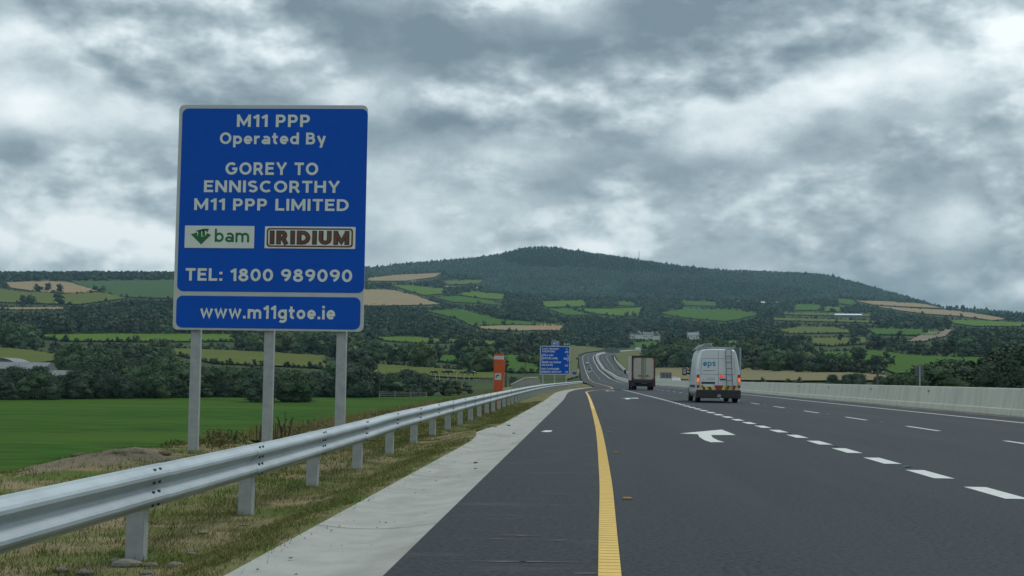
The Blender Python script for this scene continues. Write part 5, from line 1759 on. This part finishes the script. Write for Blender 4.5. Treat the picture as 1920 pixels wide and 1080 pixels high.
def conifers():
    Vs = []; Fs = []; Ts = []; nv = 0
    n = 6
    STAND = [(930, 474), (975, 463), (1100, 470), (1240, 492), (1330, 506), (1300, 517), (1180, 512), (1080, 505), (990, 503), (940, 490)]
    STAND2 = [(1180, 530), (1330, 525), (1480, 540), (1560, 555), (1480, 568), (1290, 560), (1150, 556)]
    ang = np.arange(n) * 2 * math.pi / n
    items = []
    ty = 600.0
    while ty > 455:
        tx = 640.0
        while tx < 1940:
            px = tx + rng.uniform(-1.6, 1.6); py = ty + rng.uniform(-1, 1); tx += 3.6
            if px < 690 and py > 520: continue
            if py >= np.interp(px, fx, fy) + 1.5: continue
            if py < np.interp(px, RIDGE[:, 0], RIDGE[:, 1]) - .5: continue
            if in_field(px, py) or in_field(px, py - 5): continue
            p = hit(px, py)
            items.append((p, rng.uniform(7, 12.5) * (1.15 if rng.random() < .06 else 1), .62 if in_poly(STAND, px, py) else (.8 if in_poly(STAND2, px, py) else 1.15)))
        ty -= 2.1
    # ridge line
    for px in np.arange(640, 1940, 2.2):
        py = float(np.interp(px, RIDGE[:, 0], RIDGE[:, 1]))
        p = hit(px, py + .6)
        tall = 1.5 if rng.random() < .08 else 1
        if px > 1760 and rng.random() < .35: continue
        items.append((p, rng.uniform(7, 11.5) * tall, .75))
    for p, h, tn in items:
        V = []; F = []
        rr = h * rng.uniform(.30, .46); a0 = rng.uniform(0, 1)
        con = rng.random() < .6
        tiers = ((.0, 1.0, .55), (.45, .62, 1.0)) if con else ((.0, .8, .45), (.35, 1.05, .95))
        for z0, rad, z1 in tiers:
            b = len(V)
            for k in range(n):
                q = rad * rr * rng.uniform(.75, 1.2)
                V.append((p.x + q * math.cos(ang[k] + a0), p.y + q * math.sin(ang[k] + a0), p.z + h * (z0 + rng.uniform(-.05, .08))))
            V.append((p.x + rng.uniform(-.1, .1) * rr, p.y, p.z + h * z1 * rng.uniform(.92, 1.05)))
            for k in range(n):
                F.append((b + k, b + (k + 1) % n, b + n))
        v_ = tn * rng.uniform(.75, 1.25); Ts.append(np.tile(np.array([v_ * rng.uniform(.9, 1.1), v_, v_, 1]), (len(V), 1)))
        Vs.append(np.array(V)); Fs.append(np.array(F) + nv); nv += len(V)
    o = from_np('conifer_forest', np.concatenate(Vs), np.concatenate(Fs), M_conif, kind='stuff')
    ca = o.data.color_attributes.new('tint', 'FLOAT_COLOR', 'POINT'); ca.data.foreach_set('color', np.concatenate(Ts).astype(np.float32).ravel())
    o['label'] = 'dark forest covering the long hill behind the valley'
    print('conifers', len(items))
conifers()

# ------------------------------------------------------------------ buildings
M_wallw = mat('whitewashed_wall', (.62, .63, .60), .85, (.55, .56, .53), scale=.5)
M_slate = mat('slate_roof', (.10, .11, .12), .8, (.14, .15, .155), scale=.6)
M_tin = mat('pale_sheet_roof', (.15, .17, .175), .6, (.12, .138, .145), scale=.4, stretch=(1, .2, 1))
M_tinw = mat('white_sheet_roof', (.55, .58, .59), .5, (.48, .51, .52), scale=.4)
M_barn = mat('grey_barn_wall', (.15, .165, .165), .85, (.12, .13, .13), scale=.5)
def house(name, label, pos, w, d, h, rh, rz=0, wall=M_wallw, roof=M_slate, nwin=3, chim=1, cat='house', group=None, door=True):
    t = thing(name, label, cat, pos, rz, group)
    MB().box((0, 0, h / 2 - .4), (w, d, h + .8)).build('wall', wall, t)
    g = MB()
    e = .35
    g.add([(-w / 2 - e, -d / 2 - e, h - .1), (w / 2 + e, -d / 2 - e, h - .1), (w / 2 + e, 0, h + rh), (-w / 2 - e, 0, h + rh), (-w / 2 - e, d / 2 + e, h - .1), (w / 2 + e, d / 2 + e, h - .1),
           (-w / 2 - e, -d / 2 - e, h - .3), (w / 2 + e, -d / 2 - e, h - .3), (-w / 2 - e, d / 2 + e, h - .3), (w / 2 + e, d / 2 + e, h - .3)],
          [(0, 1, 2, 3), (3, 2, 5, 4), (6, 7, 1, 0), (4, 5, 9, 8), (6, 0, 3, 4, 8), (7, 9, 5, 2, 1), (6, 8, 9, 7)])
    rf = g.build('roof', roof, t)
    ga = MB()
    for sx in (-1, 1):
        ga.add([(sx * w / 2, -d / 2, h - .1), (sx * w / 2, d / 2, h - .1), (sx * w / 2, 0, h + rh - .15), (sx * (w / 2 - .2), -d / 2, h - .1), (sx * (w / 2 - .2), d / 2, h - .1), (sx * (w / 2 - .2), 0, h + rh - .15)],
               [(0, 1, 2), (3, 5, 4), (0, 2, 5, 3), (1, 4, 5, 2), (0, 3, 4, 1)])
    for k in range(chim):
        MB().box(((-1 if k else 1) * (w / 2 - .7), 0, h + rh + .3), (.7, .9, 1.5)).build('chimney', wall, rf)
    for k in range(nwin):
        x = -w / 2 + w * (k + .5) / nwin
        if door and k == nwin // 2 and nwin > 2:
            MB().box((x, -d / 2 - .03, 1.0), (1.0, .08, 2.0)).build('door', M_barn, t)
        else:
            wi = MB().box((x, -d / 2 - .03, h * .55), (1.1, .08, 1.2)).build('window', M_glass, t)
            MB().box((x, -d / 2 - .09, h * .55 - .66), (1.3, .1, .1)).build('sill', wall, wi)
    return t
def hp(px, py): h = hit(px, py); return (h.x, h.y, h.z)
house('farmhouse', 'white house with steep gable at the left of the white cluster beside the far road', hp(1188, 636), 9, 7, 3.2, 2.5, R(20))
house('farmhouse', 'tall white gabled house in the middle of the white cluster beyond the truck', hp(1198, 636), 8, 8, 5.6, 3.2, R(75), chim=2)
house('farmhouse', 'broad white house with several gables at the right of the white cluster', hp(1215, 636), 12, 8, 5.2, 3.0, R(10), chim=2, nwin=5)
house('farmhouse', 'white gabled end house at the right edge of the white cluster', hp(1231, 637), 8, 7, 4.8, 3.0, R(80))
house('farmhouse', 'pale hipped house half hidden among trees above the van', hp(1300, 636), 11, 8, 4.0, 3.0, R(-15), roof=mat('pale_slate', (.22, .235, .24), .8), nwin=4)
house('farmhouse', 'tiny white house on the slope above the white cluster', hp(1237, 602), 8, 7, 4.5, 3.0, R(80))
house('farmhouse', 'small white farmhouse under the left flank of the hill', hp(775, 533), 12, 8, 5.5, 3.2, R(10), chim=2)
house('farm_shed', 'low grey-roofed shed right of the farmhouse below the hill forest', hp(842, 541), 16, 9, 3.5, 1.8, R(5), wall=M_barn, roof=M_tin, chim=0, nwin=2, cat='shed')
house('farm_shed', 'far pale shed among trees near the forest edge', hp(893, 543), 18, 9, 3.2, 1.6, R(5), wall=M_barn, roof=M_tinw, chim=0, nwin=2, cat='shed')
house('farmhouse', 'small cream house at the forest foot on the right hillside', hp(1386, 571), 11, 8, 5, 3, R(20))
house('farm_shed', 'long white-roofed farm building at the foot of the hill forest', hp(1441, 571.5), 40, 14, 4, 2.4, R(3), wall=M_barn, roof=M_tinw, chim=0, nwin=4, cat='shed')
house('farm_shed', 'bright white long shed in the middle of the right hillside', hp(1590, 595), 42, 14, 3.6, 2.2, R(-4), wall=M_barn, roof=M_tinw, chim=0, nwin=4, cat='shed')
house('farm_shed', 'small grey shed on the left valley floor beside the dark hedge', hp(976, 580), 10, 8, 3, 2.0, R(40), wall=M_wallw, roof=M_slate, chim=0, nwin=1, cat='shed')
house('farm_shed', 'long low pale-roofed shed at the left edge behind the near hedge', (at(40, 700, 330).x, 330, float(terr_z(at(40, 700, 330).x, 330)) - .2), 14.5, 8, 3.6, 1.6, R(0), wall=M_tin, roof=M_tin, chim=0, nwin=2, cat='shed', door=False)
house('farm_shed', 'low grey farm roof just above the near hedge on the left', (at(82, 716, 262).x, 262, float(terr_z(at(82, 716, 262).x, 262)) - .3), 11.5, 6, 3.6, 1.0, R(-3), wall=M_barn, roof=mat('weathered_sheet', (.16, .17, .165), .8, (.12, .13, .125), scale=.8), chim=0, nwin=2, cat='shed', door=False)
# arched barn by the left sheds
def arch_barn():
    Y = 350; p = at(10, 692, Y); z = float(terr_z(p.x, Y))
    t = thing('arched_barn', 'grey round-roofed barn behind the long pale shed at the left edge', 'barn', (p.x, Y, z))
    r = 6.0; pts = [(-r, 0)] + [(r * math.cos(R(180 - a)), 2.2 + 3.4 * math.sin(R(180 - a))) for a in range(0, 181, 15)] + [(r, 0)]
    MB().prism_y(pts, -5, 5).build('barn_shell', M_barn, t)
    MB().prism_y([(x * 1.02, zz_ + .1) for x, zz_ in pts[1:-1]] + [(x, zz_) for x, zz_ in reversed(pts[1:-1])], -5.3, 5.3).build('roof', M_tin, t)
arch_barn()
# white tent-like dome
def dome():
    p = hp(1068, 615)
    t = thing('storage_dome', 'small white domed roof on a dark ring at the edge of the tan field', 'dome', p)
    mb = MB(); n = 20
    prof = [(8.0, 3.2), (7.0, 4.4), (5.0, 5.4), (2.4, 6.0), (.1, 6.2)]
    for r_, z_ in prof:
        mb.v += [(r_ * math.cos(2 * math.pi * k / n), r_ * math.sin(2 * math.pi * k / n), z_) for k in range(n)]
    for i in range(len(prof) - 1):
        for k in range(n): mb.f.append((i * n + k, i * n + (k + 1) % n, (i + 1) * n + (k + 1) % n, (i + 1) * n + k))
    mb.build('roof', M_tinw, t, smooth=True)
    MB().tube([(0, 0, -1), (0, 0, 3.2)], [7.4, 7.4], 20).build('wall', M_barn, t)
dome()
# radio mast on the ridge
def mast():
    p = hit(1198, 491.5)
    t = thing('radio_mast', 'thin radio mast on the forested ridge line right of the summit', 'mast', tuple(p))
    mb = MB()
    legs = [Vector((1.6 * math.cos(a), 1.6 * math.sin(a), 0)) for a in (0, 2.09, 4.19)]
    H = 33
    for l in legs: mb.bar(l, (l.x * .3, l.y * .3, H), .28, 5)
    mb.build('lattice_leg', M_alu, t)
    br = MB()
    for k in range(11):
        z0 = k * 3; s0 = 1 - .7 * z0 / H; s1 = 1 - .7 * (z0 + 3) / H
        for i in range(3):
            a = legs[i] * s0; b = legs[(i + 1) % 3] * s1
            br.bar((a.x, a.y, z0), (b.x, b.y, z0 + 3), .15, 4)
    br.build('bracing', M_alu, t)
    MB().bar((0, 0, H), (0, 0, H + 5), .12, 5).build('antenna', M_alu, t)
mast()

# ------------------------------------------------------------------ fences, gate, poles
M_timb = mat('weathered_timber', (.30, .28, .22), .9, (.2, .19, .15), scale=6)
M_pole = mat('pole_timber', (.10, .095, .085), .9, (.07, .065, .06), scale=4)
def fence(name, label, pts, n, h, m, wires=3):
    P = catmull([tuple(p) for p in pts], 10); base = P[0]
    t = thing(name, label, 'fence', tuple(base))
    first = None
    for k in range(n):
        q = P[min(len(P) - 1, round(k * (len(P) - 1) / (n - 1)))]
        if first is None:
            first = MB().box((0, 0, h / 2), (.16, .16, h + .4)).build('post', m, t); o = first
        else:
            o = link_copy(first, t)
        o.location = tuple(q - base)
    for w in range(wires):
        mb = MB()
        for i in range(len(P) - 1):
            a = P[i] - base; b = P[i + 1] - base; zz_ = h * (.3 + .3 * w)
            mb.bar((a.x, a.y, a.z + zz_), (b.x, b.y, b.z + zz_), .018, 4)
        mb.build('wire', M_post, t)
fence('post_fence', 'pale timber post fence in front of the grazing cows', [hit(712, 710.5), hit(760, 711.5), hit(810, 712), hit(880, 713)], 17, 1.45, mat('bleached_timber', (.42, .42, .36), .9))
fence('post_fence', 'short timber fence below the pasture left of the orange pillar', [hit(888, 720), hit(905, 719), hit(925, 718)], 10, 1.4, M_timb)
p = at(775, 747, 250)
t = thing('field_gate', 'low pale rail gate at the foot of the embankment', 'gate', (p.x - 2, 250, float(terr_z(p.x, 250))))
for zz_ in (.35, .7, 1.05, 1.35): MB().box((0, 0, zz_), (9, .05, .09)).build('rail', M_timb, t)
for xx in (-4.5, -1.5, 1.5, 4.5): MB().box((xx, .07, .7), (.12, .12, 1.7)).build('post', M_timb, t)
def upole(label, px, py_top, py_base, Y=None, arm=True):
    p = hit(px, py_base) if Y is None else at(px, py_base, Y)
    h = (py_base - py_top) * p.y / F_PX
    t = thing('utility_pole', label, 'utility pole', tuple(p))
    MB().tube([(0, 0, -.4), (0, 0, h)], [.16, .11], 8).build('pole', M_pole, t)
    if arm:
        MB().box((0, 0, h - .3), (1.6, .1, .12)).build('crossarm', M_pole, t)
        for sx in (-.6, .6): MB().bar((sx, 0, h - .24), (sx, 0, h - .05), .05, 6).build('insulator', M_signg, t)
upole('thin dark pole among the shrubs just right of the big sign', 696, 705, 735, 258)
upole('thin dark pole rising beside the cow pasture fence', 711.5, 699, 727, 262)
upole('slender grey pole in the middle of the dark shrubs below the pasture', 788, 716, 742, 262, False)
upole('dark pole in the green field left of the route distance sign', 985, 681, 707)
upole('pale thin pole in the hedges left of the first sign post', 263, 690, 712, None, False)
upole('thin pole behind the barrier below the green meadow', 1645.5, 695, 722, 150)
upole('dark pole just right of the orange pillar', 948.5, 700, 722, 180, False)

# ------------------------------------------------------------------ cows
def cow_mesh():
    me = bpy.data.meshes.new('cow_body')
    J = {}
    pts = []; edges = []; rad = []
    def j(p, r, parent=None):
        pts.append(p); rad.append(r)
        if parent is not None: edges.append((parent, len(pts) - 1))
        return len(pts) - 1
    pel = j((-.65, 0, 1.08), (.27, .30))
    bel = j((-.05, 0, 1.02), (.31, .36), pel)
    ch = j((.55, 0, 1.05), (.27, .34), bel)
    nk = j((.95, 0, 1.10), (.16, .20), ch)
    hd = j((1.28, 0, .80), (.11, .13), nk)
    mz = j((1.45, 0, .45), (.075, .085), hd)
    tl = j((-.95, 0, 1.2), (.06, .06), pel); tl2 = j((-1.02, 0, .55), (.03, .03), tl)
    for sy in (-1, 1):
        k1 = j((-.60, .2 * sy, .80), (.13, .15), pel); k2 = j((-.78, .21 * sy, .48), (.07, .075), k1); j((-.70, .21 * sy, .03), (.06, .06), k2)
        f1 = j((.55, .18 * sy, .70), (.10, .11), ch); f2 = j((.57, .19 * sy, .42), (.065, .065), f1); j((.55, .19 * sy, .03), (.06, .06), f2)
        e = j((1.15, .20 * sy, 1.02), (.04, .04), nk)
    me.from_pydata(pts, edges, []); me.update()
    o = bpy.data.objects.new('cow_body', me); col.objects.link(o)
    sk = o.modifiers.new('skin', 'SKIN'); sb = o.modifiers.new('sub', 'SUBSURF'); sb.levels = 1; sb.render_levels = 1
    for v, r_ in zip(me.skin_vertices[0].data, rad): v.radius = r_
    me.skin_vertices[0].data[0].use_root = True
    bpy.context.view_layer.update()
    dg = bpy.context.evaluated_depsgraph_get()
    m2 = bpy.data.meshes.new_from_object(o.evaluated_get(dg)); bpy.data.objects.remove(o)
    return m2
cm = cow_mesh()
M_cow = mat('black_and_white_hide', (.018, .017, .016), .9, (.50, .48, .44), scale=.9, detail=1, lo=.57, hi=.60)
cm.materials.clear(); cm.materials.append(M_cow)
for px, py, rz, lab in ((815, 707, 200, 'dark cow grazing leftmost of the cows behind the pale fence'), (836, 706.5, 180, 'black cow second from the left behind the pale fence'),
                        (845, 706.5, 10, 'black cow standing third from the left behind the pale fence'), (871, 708, 185, 'dark cow fourth from the left near the end of the pale fence'),
                        (884, 708, 20, 'black and white cow rightmost of the herd beside the orange pillar')):
    p = hit(px, py)
    o = bpy.data.objects.new('cow', cm); col.objects.link(o); o.location = (p.x, p.y, p.z + .55); o.rotation_euler = (0, 0, R(rz)); o.scale = (1.15,) * 3
    o.data = cm
    tag(o, lab, 'cow', 'cows grazing behind the pale fence')

# ------------------------------------------------------------------ verge vegetation, stones and litter
def blades(name, label, n, xf, yf, hmin, hmax, m, w=.006, lean=.5, tuft=6, spread=.05):
    ys = yf(nrg.random(n)); xs = xf(nrg.random(n), ys)
    N = n * tuft
    x = np.repeat(xs, tuft) + nrg.normal(0, spread, N); y = np.repeat(ys, tuft) + nrg.normal(0, spread, N)
    z = _vz(x, y) - .008
    h = hmin + (hmax - hmin) * nrg.random(N) ** 1.5; a = nrg.random(N) * 6.283; dx, dy = np.cos(a), np.sin(a)
    ww = w * (.7 + nrg.random(N)) * (1 + y / 14.0); ln = lean * h * nrg.random(N); b2 = nrg.random(N) * 6.283
    V = np.stack([np.stack([x - dy * ww, y + dx * ww, z], 1), np.stack([x + dy * ww, y - dx * ww, z], 1),
                  np.stack([x + np.cos(b2) * ln, y + np.sin(b2) * ln, z + h], 1)], 1).reshape(-1, 3)
    o = from_np(name, V, np.arange(3 * N).reshape(-1, 3), m, kind='stuff'); o['label'] = label
    return o
def gmat(name, a, b): return mat(name, a, .9, b, scale=1.1, detail=4, lo=.35, hi=.65, spec=.05)
M_gr = gmat('verge_grass', (.085, .125, .028), (.15, .145, .05)); M_drg = gmat('dry_verge_grass', (.26, .20, .10), (.17, .16, .065)); M_tall = gmat('tall_weeds', (.055, .085, .022), (.10, .11, .035))
# patchy: keep only where a slow noise is positive
def patchy(x, y, sd):
    return noise2(x * .9, y * .9, sd) > -.05
def xf_near(r, ys):
    return XC(ys) - .05 - 2.3 * r
def yf_near(r): return 5.5 + 55 * r ** 1.7
def blades_patchy(name, label, n, xf, yf, *a, sd=0.0, **k):
    def xf2(r, ys):
        x = xf(r, ys)
        bad = ~patchy(x, ys, sd)
        for _ in range(3):
            x = np.where(bad, xf(nrg.random(len(r)), ys), x); bad = ~patchy(x, ys, sd)
        return x
    return blades(name, label, n, xf2, yf, *a, **k)
blades_patchy('verge_grass', 'short rough grass between the drainage channel and the guard rail', 15000, xf_near, yf_near, .008, .06, M_gr, w=.0014, lean=1.6, tuft=8, spread=.05)
blades_patchy('dry_verge_grass', 'straw coloured dry grass mixed into the verge', 9000, xf_near, yf_near, .006, .045, M_drg, sd=2.0, w=.0013, lean=1.6, tuft=6, spread=.06)
blades('embankment_grass', 'longer grass and weeds behind the guard rail', 15000, lambda r, ys: -3.2 - 5.6 * r ** 1.1, lambda r: 7 + 95 * r ** 1.5, .01, .10, M_gr, w=.002, lean=1.0, tuft=6, spread=.08)
blades('dry_embankment_grass', 'tall dry brown grass along the embankment top', 1500, lambda r, ys: -4.6 - 4.4 * r, lambda r: 30 + 95 * r ** 1.2, .10, .34, M_drg, w=.0025, lean=.6, tuft=9, spread=.12)
# dock plants with dark seed stems by the middle post
M_dock = mat('dark_dock_stem', (.045, .026, .020), .9, (.06, .05, .03), scale=8)
def dock(label, x, y, h, n):
    z = vz(x, y)
    t = thing('dock_plant', label, 'plant', (x, y, z))
    st = MB(); lf = MB()
    for k in range(n):
        a = rng.uniform(0, 6.28); d = rng.uniform(.02, .16); top = (d * 1.6 * math.cos(a), d * 1.6 * math.sin(a), h * rng.uniform(.7, 1))
        st.tube([(d * .4 * math.cos(a), d * .4 * math.sin(a), -.02), (d * math.cos(a), d * math.sin(a), top[2] * .5), top], [.004, .011, .005], 5)
        for q in range(10):
            zz_ = top[2] * rng.uniform(.4, 1); b = rng.uniform(0, 6.28)
            c = Vector((top[0] * zz_ / top[2], top[1] * zz_ / top[2], zz_))
            st.add([c + Vector((.022 * math.cos(b), .022 * math.sin(b), .02)), c + Vector((-.01, 0, .03)), c + Vector((0, -.01, -.02))], [(0, 1, 2)])
        for q in range(4):
            b = rng.uniform(0, 6.28); u = Vector((math.cos(b), math.sin(b), .5)); w_ = Vector((-math.sin(b), math.cos(b), 0)) * .04
            lf.add([Vector((0, 0, .03)), u * .12 + w_, u * .26, u * .12 - w_], [(0, 1, 2, 3)])
    st.build('stem', M_dock, t, recalc=False); lf.build('leaf', M_tall, t, recalc=False)
dock('dark seeding dock plant just left of the middle post of the big sign', at(485, 800, 27).x, 27, .55, 4)
dock('dark seeding dock plant just right of the middle post of the big sign', at(513, 805, 27).x, 27.2, .5, 4)
dock('tallest dark dock plant, right of the pair by the middle sign post', at(528, 800, 27).x, 27.4, .62, 5)

# weedy bushes on the bank
M_weed = [gmat('rank_weed_green', (.050, .078, .022), (.09, .10, .035)), gmat('rank_weed_brown', (.16, .13, .07), (.10, .10, .04))]
def weed(label, x, y, h, w, m, n=260):
    z = vz(x, y); t = thing('weed_clump', label, 'weeds', (x, y, z))
    lf = MB(); st = MB()
    for k in range(9):
        a = rng.uniform(0, 6.28); d = w * rng.random() ** .5
        st.tube([(d * .3 * math.cos(a), d * .3 * math.sin(a), -.03), (d * .8 * math.cos(a), d * .8 * math.sin(a), h * .6), (d * math.cos(a), d * math.sin(a), h)], [.007, .005, .002], 4)
    for k in range(n):
        a = rng.uniform(0, 6.28); d = w * rng.random() ** .6; zz_ = h * rng.random() ** .8 * (1 - .5 * (d / w) ** 2)
        c = Vector((d * math.cos(a), d * math.sin(a), zz_)); u = Vector((rng.gauss(0, 1), rng.gauss(0, 1), rng.gauss(.6, .6))).normalized() * rng.uniform(.02, .06)
        v_ = u.orthogonal().normalized() * u.length * .35
        lf.add([c - u, c + v_, c + u, c - v_], [(0, 1, 2, 3)])
    st.build('stem', m, t, recalc=False); lf.build('foliage', m, t, recalc=False)
for px, Y, h, w, k, lab in ((405, 26.5, .62, .45, 1, 'brownish weed clump right of the left sign post'), (430, 28, .5, .5, 0, 'green weed clump between the left and middle sign posts'),
                            (555, 31, .5, .5, 1, 'brown weed clump right of the dock plants'), (590, 33, .6, .6, 1, 'brown weed clump left of the right sign post'), (330, 30, .35, .5, 0, 'low green weed clump left of the left sign post'),
                            (700, 38, .55, .6, 1, 'brown weed clump on the bank right of the big sign'), (770, 48, .6, .7, 1, 'tall brown weed clump on the bank midway to the orange pillar'), (845, 62, .7, .8, 0, 'green weed clump on the bank left of the orange pillar'),
                            (730, 45, .5, .7, 0, 'green weed clump behind the rail right of the big sign')):
    weed(lab, at(px, 780, Y).x, Y, h * .62, w * .8, M_weed[k])

M_stone = mat('pale_stone', (.20, .185, .15), .9, (.13, .12, .095), scale=6, bump=.4); M_soil = mat('turned_soil', (.19, .15, .09), .95, (.13, .105, .06), scale=5, bump=.8, bscale=18)
def stone_mesh(sd, flat=.55):
    r = np.random.default_rng(sd); v, f = ICO[2]
    d = np.ones(len(v))
    for k in range(5):
        n = r.normal(0, 1, 3); n /= np.linalg.norm(n); d *= 1 - .25 * np.clip(v @ n - .35, 0, 1)
    P = v * (d * (1 + r.normal(0, .03, len(v))))[:, None]; P[:, 2] *= flat
    return P, f
STM = []
for k in range(4):
    P, f = stone_mesh(20 + k); STM.append(np_mesh('stone', P, f, M_stone))
SM = ((240, 1058, .10, 'round pale stone at the foot of the nearest guard rail post'), (285, 1058, .055, 'flat pale stone lying right of the nearest guard rail post'), (330, 1066, .06, 'pale stone second to the right of the nearest guard rail post'),
      (215, 1050, .05, 'small stone touching the left side of the nearest guard rail post'), (160, 1072, .06, 'pale stone left of the nearest guard rail post'), (115, 1068, .05, 'leftmost small stone near the bottom edge under the rail'),
      (360, 1040, .04, 'small stone on bare soil midway between the two nearest rail posts'), (275, 1075, .05, 'pale stone at the bottom edge below the nearest rail post'), (455, 985, .035, 'small stone at the foot of the second guard rail post'),
      (600, 950, .035, 'small stone near the channel edge below the third rail post'), (380, 1000, .04, 'small stone just left of the second guard rail post'))
for k, (px, py, s, lab) in enumerate(SM):
    x, y = G(px, py, -.27)
    o = bpy.data.objects.new('stone', STM[k % 4]); col.objects.link(o)
    o.location = (x, y, vz(x, y) + s * .15); o.scale = (s, s * 1.2, s * .8); o.rotation_euler = (0, 0, rng.uniform(0, 6))
    tag(o, lab, 'stone', 'stones on the verge')
for k, (px, Y, s, lab) in enumerate(((252, 23.0, .17, 'rounded heap of pale soil left of the first sign post'), (225, 22.6, .11, 'low clod of soil beside the rounded heap'), (150, 21.2, .12, 'grey stone-topped clod at the left end of the soil ridge'), (310, 23.6, .10, 'small clod of earth next to the left sign post'))):
    P, f = stone_mesh(40 + k, .6)
    P = P * (1 + .07 * nrg.normal(0, 1, len(P)))[:, None]
    me = np_mesh('soil_heap', P, f, M_soil)
    o = bpy.data.objects.new('soil_heap', me); col.objects.link(o)
    p = at(px, 855, Y); o.location = (p.x, Y, vz(p.x, Y) + .02); o.scale = (s * 1.3, s, s * .9)
    tag(o, lab, 'soil heap', 'soil heaps on the embankment edge')
def soil_patch():
    """bare dug soil along the crest of the bank, lying just proud of the grass"""
    mb = MB(); cx, cy = -7.9, 22.0; nr, na = 9, 48
    for i in range(nr + 1):
        for k in range(na):
            a = 2 * math.pi * k / na; q = i / nr
            e = 1 + .22 * math.sin(3 * a + 1) + .16 * math.sin(7 * a) + .1 * math.sin(13 * a + 2)
            x = cx + 0.65 * q * e * math.cos(a); y = cy + 3.2 * q * e * math.sin(a)
            mb.v.append((x, y, vz(x, y) + .03 * (1 - q ** 4) - .02 * (q > .99) + .035 * (1 - q) * rng.uniform(-1, 1)))
    for i in range(nr):
        for k in range(na):
            mb.f.append((i * na + k, (i + 1) * na + k, (i + 1) * na + (k + 1) % na, i * na + (k + 1) % na))
    tag(mb.build('bare_soil', M_soil, recalc=False, smooth=True), kind='structure')
soil_patch()
# bits of dirt and twigs in the channel
M_dirt = mat('dirt_crumb', (.07, .062, .05), .95, (.13, .12, .095), scale=5)
scatter_bits('channel_debris', 260, lambda y: float(XA(y)[0]) - .86 * (nrg.random() ** .8), 6, 70, .004, .014, M_dirt, lambda x, y: -.032)['label'] = 'specks of dirt scattered in the concrete channel'
def clod(px, py, s, lab):
    x, y = G(px, py, -.04); P, f = stone_mesh(int(px), .5)
    me = np_mesh('clod', P, f, M_dirt); o = bpy.data.objects.new('clod', me); col.objects.link(o)
    o.location = (x, y, -.045 + s * .2); o.scale = (s, s * .8, s); tag(o, lab, 'dirt clod', 'clods in the drainage channel')
for px, py, s, lab in ((830, 944, .022, 'grey clod in the near part of the concrete channel'), (801, 990, .018, 'small clod near the asphalt edge at the near end of the channel'), (954, 798, .045, 'dark clod in the channel where it widens'), (964, 813, .04, 'dark lump beside the widened part of the channel'),
                       (959, 848, .035, 'upright pale clod at the asphalt edge'), (892, 868, .03, 'dark twiggy clump in the middle of the channel'), (892, 880, .03, 'brown twig litter in the channel, lower of the two clumps')):
    clod(px, py, s, lab)

# ------------------------------------------------------------------ haze
hz = MB().box((0, 3250, 240), (13200, 7200, 500))
hm = bpy.data.materials.new('thin_haze'); hm.use_nodes = True
ht = hm.node_tree; ht.nodes.clear()
pv = ht.nodes.new('ShaderNodeVolumePrincipled'); ho = ht.nodes.new('ShaderNodeOutputMaterial')
pv.inputs['Color'].default_value = (.46, .80, 1.0, 1)
pv.inputs['Density'].default_value = 5.2e-5
pv.inputs['Anisotropy'].default_value = 0.2
ht.links.new(pv.outputs[0], ho.inputs['Volume'])
hob = hz.build('haze', hm); tag(hob, kind='stuff')
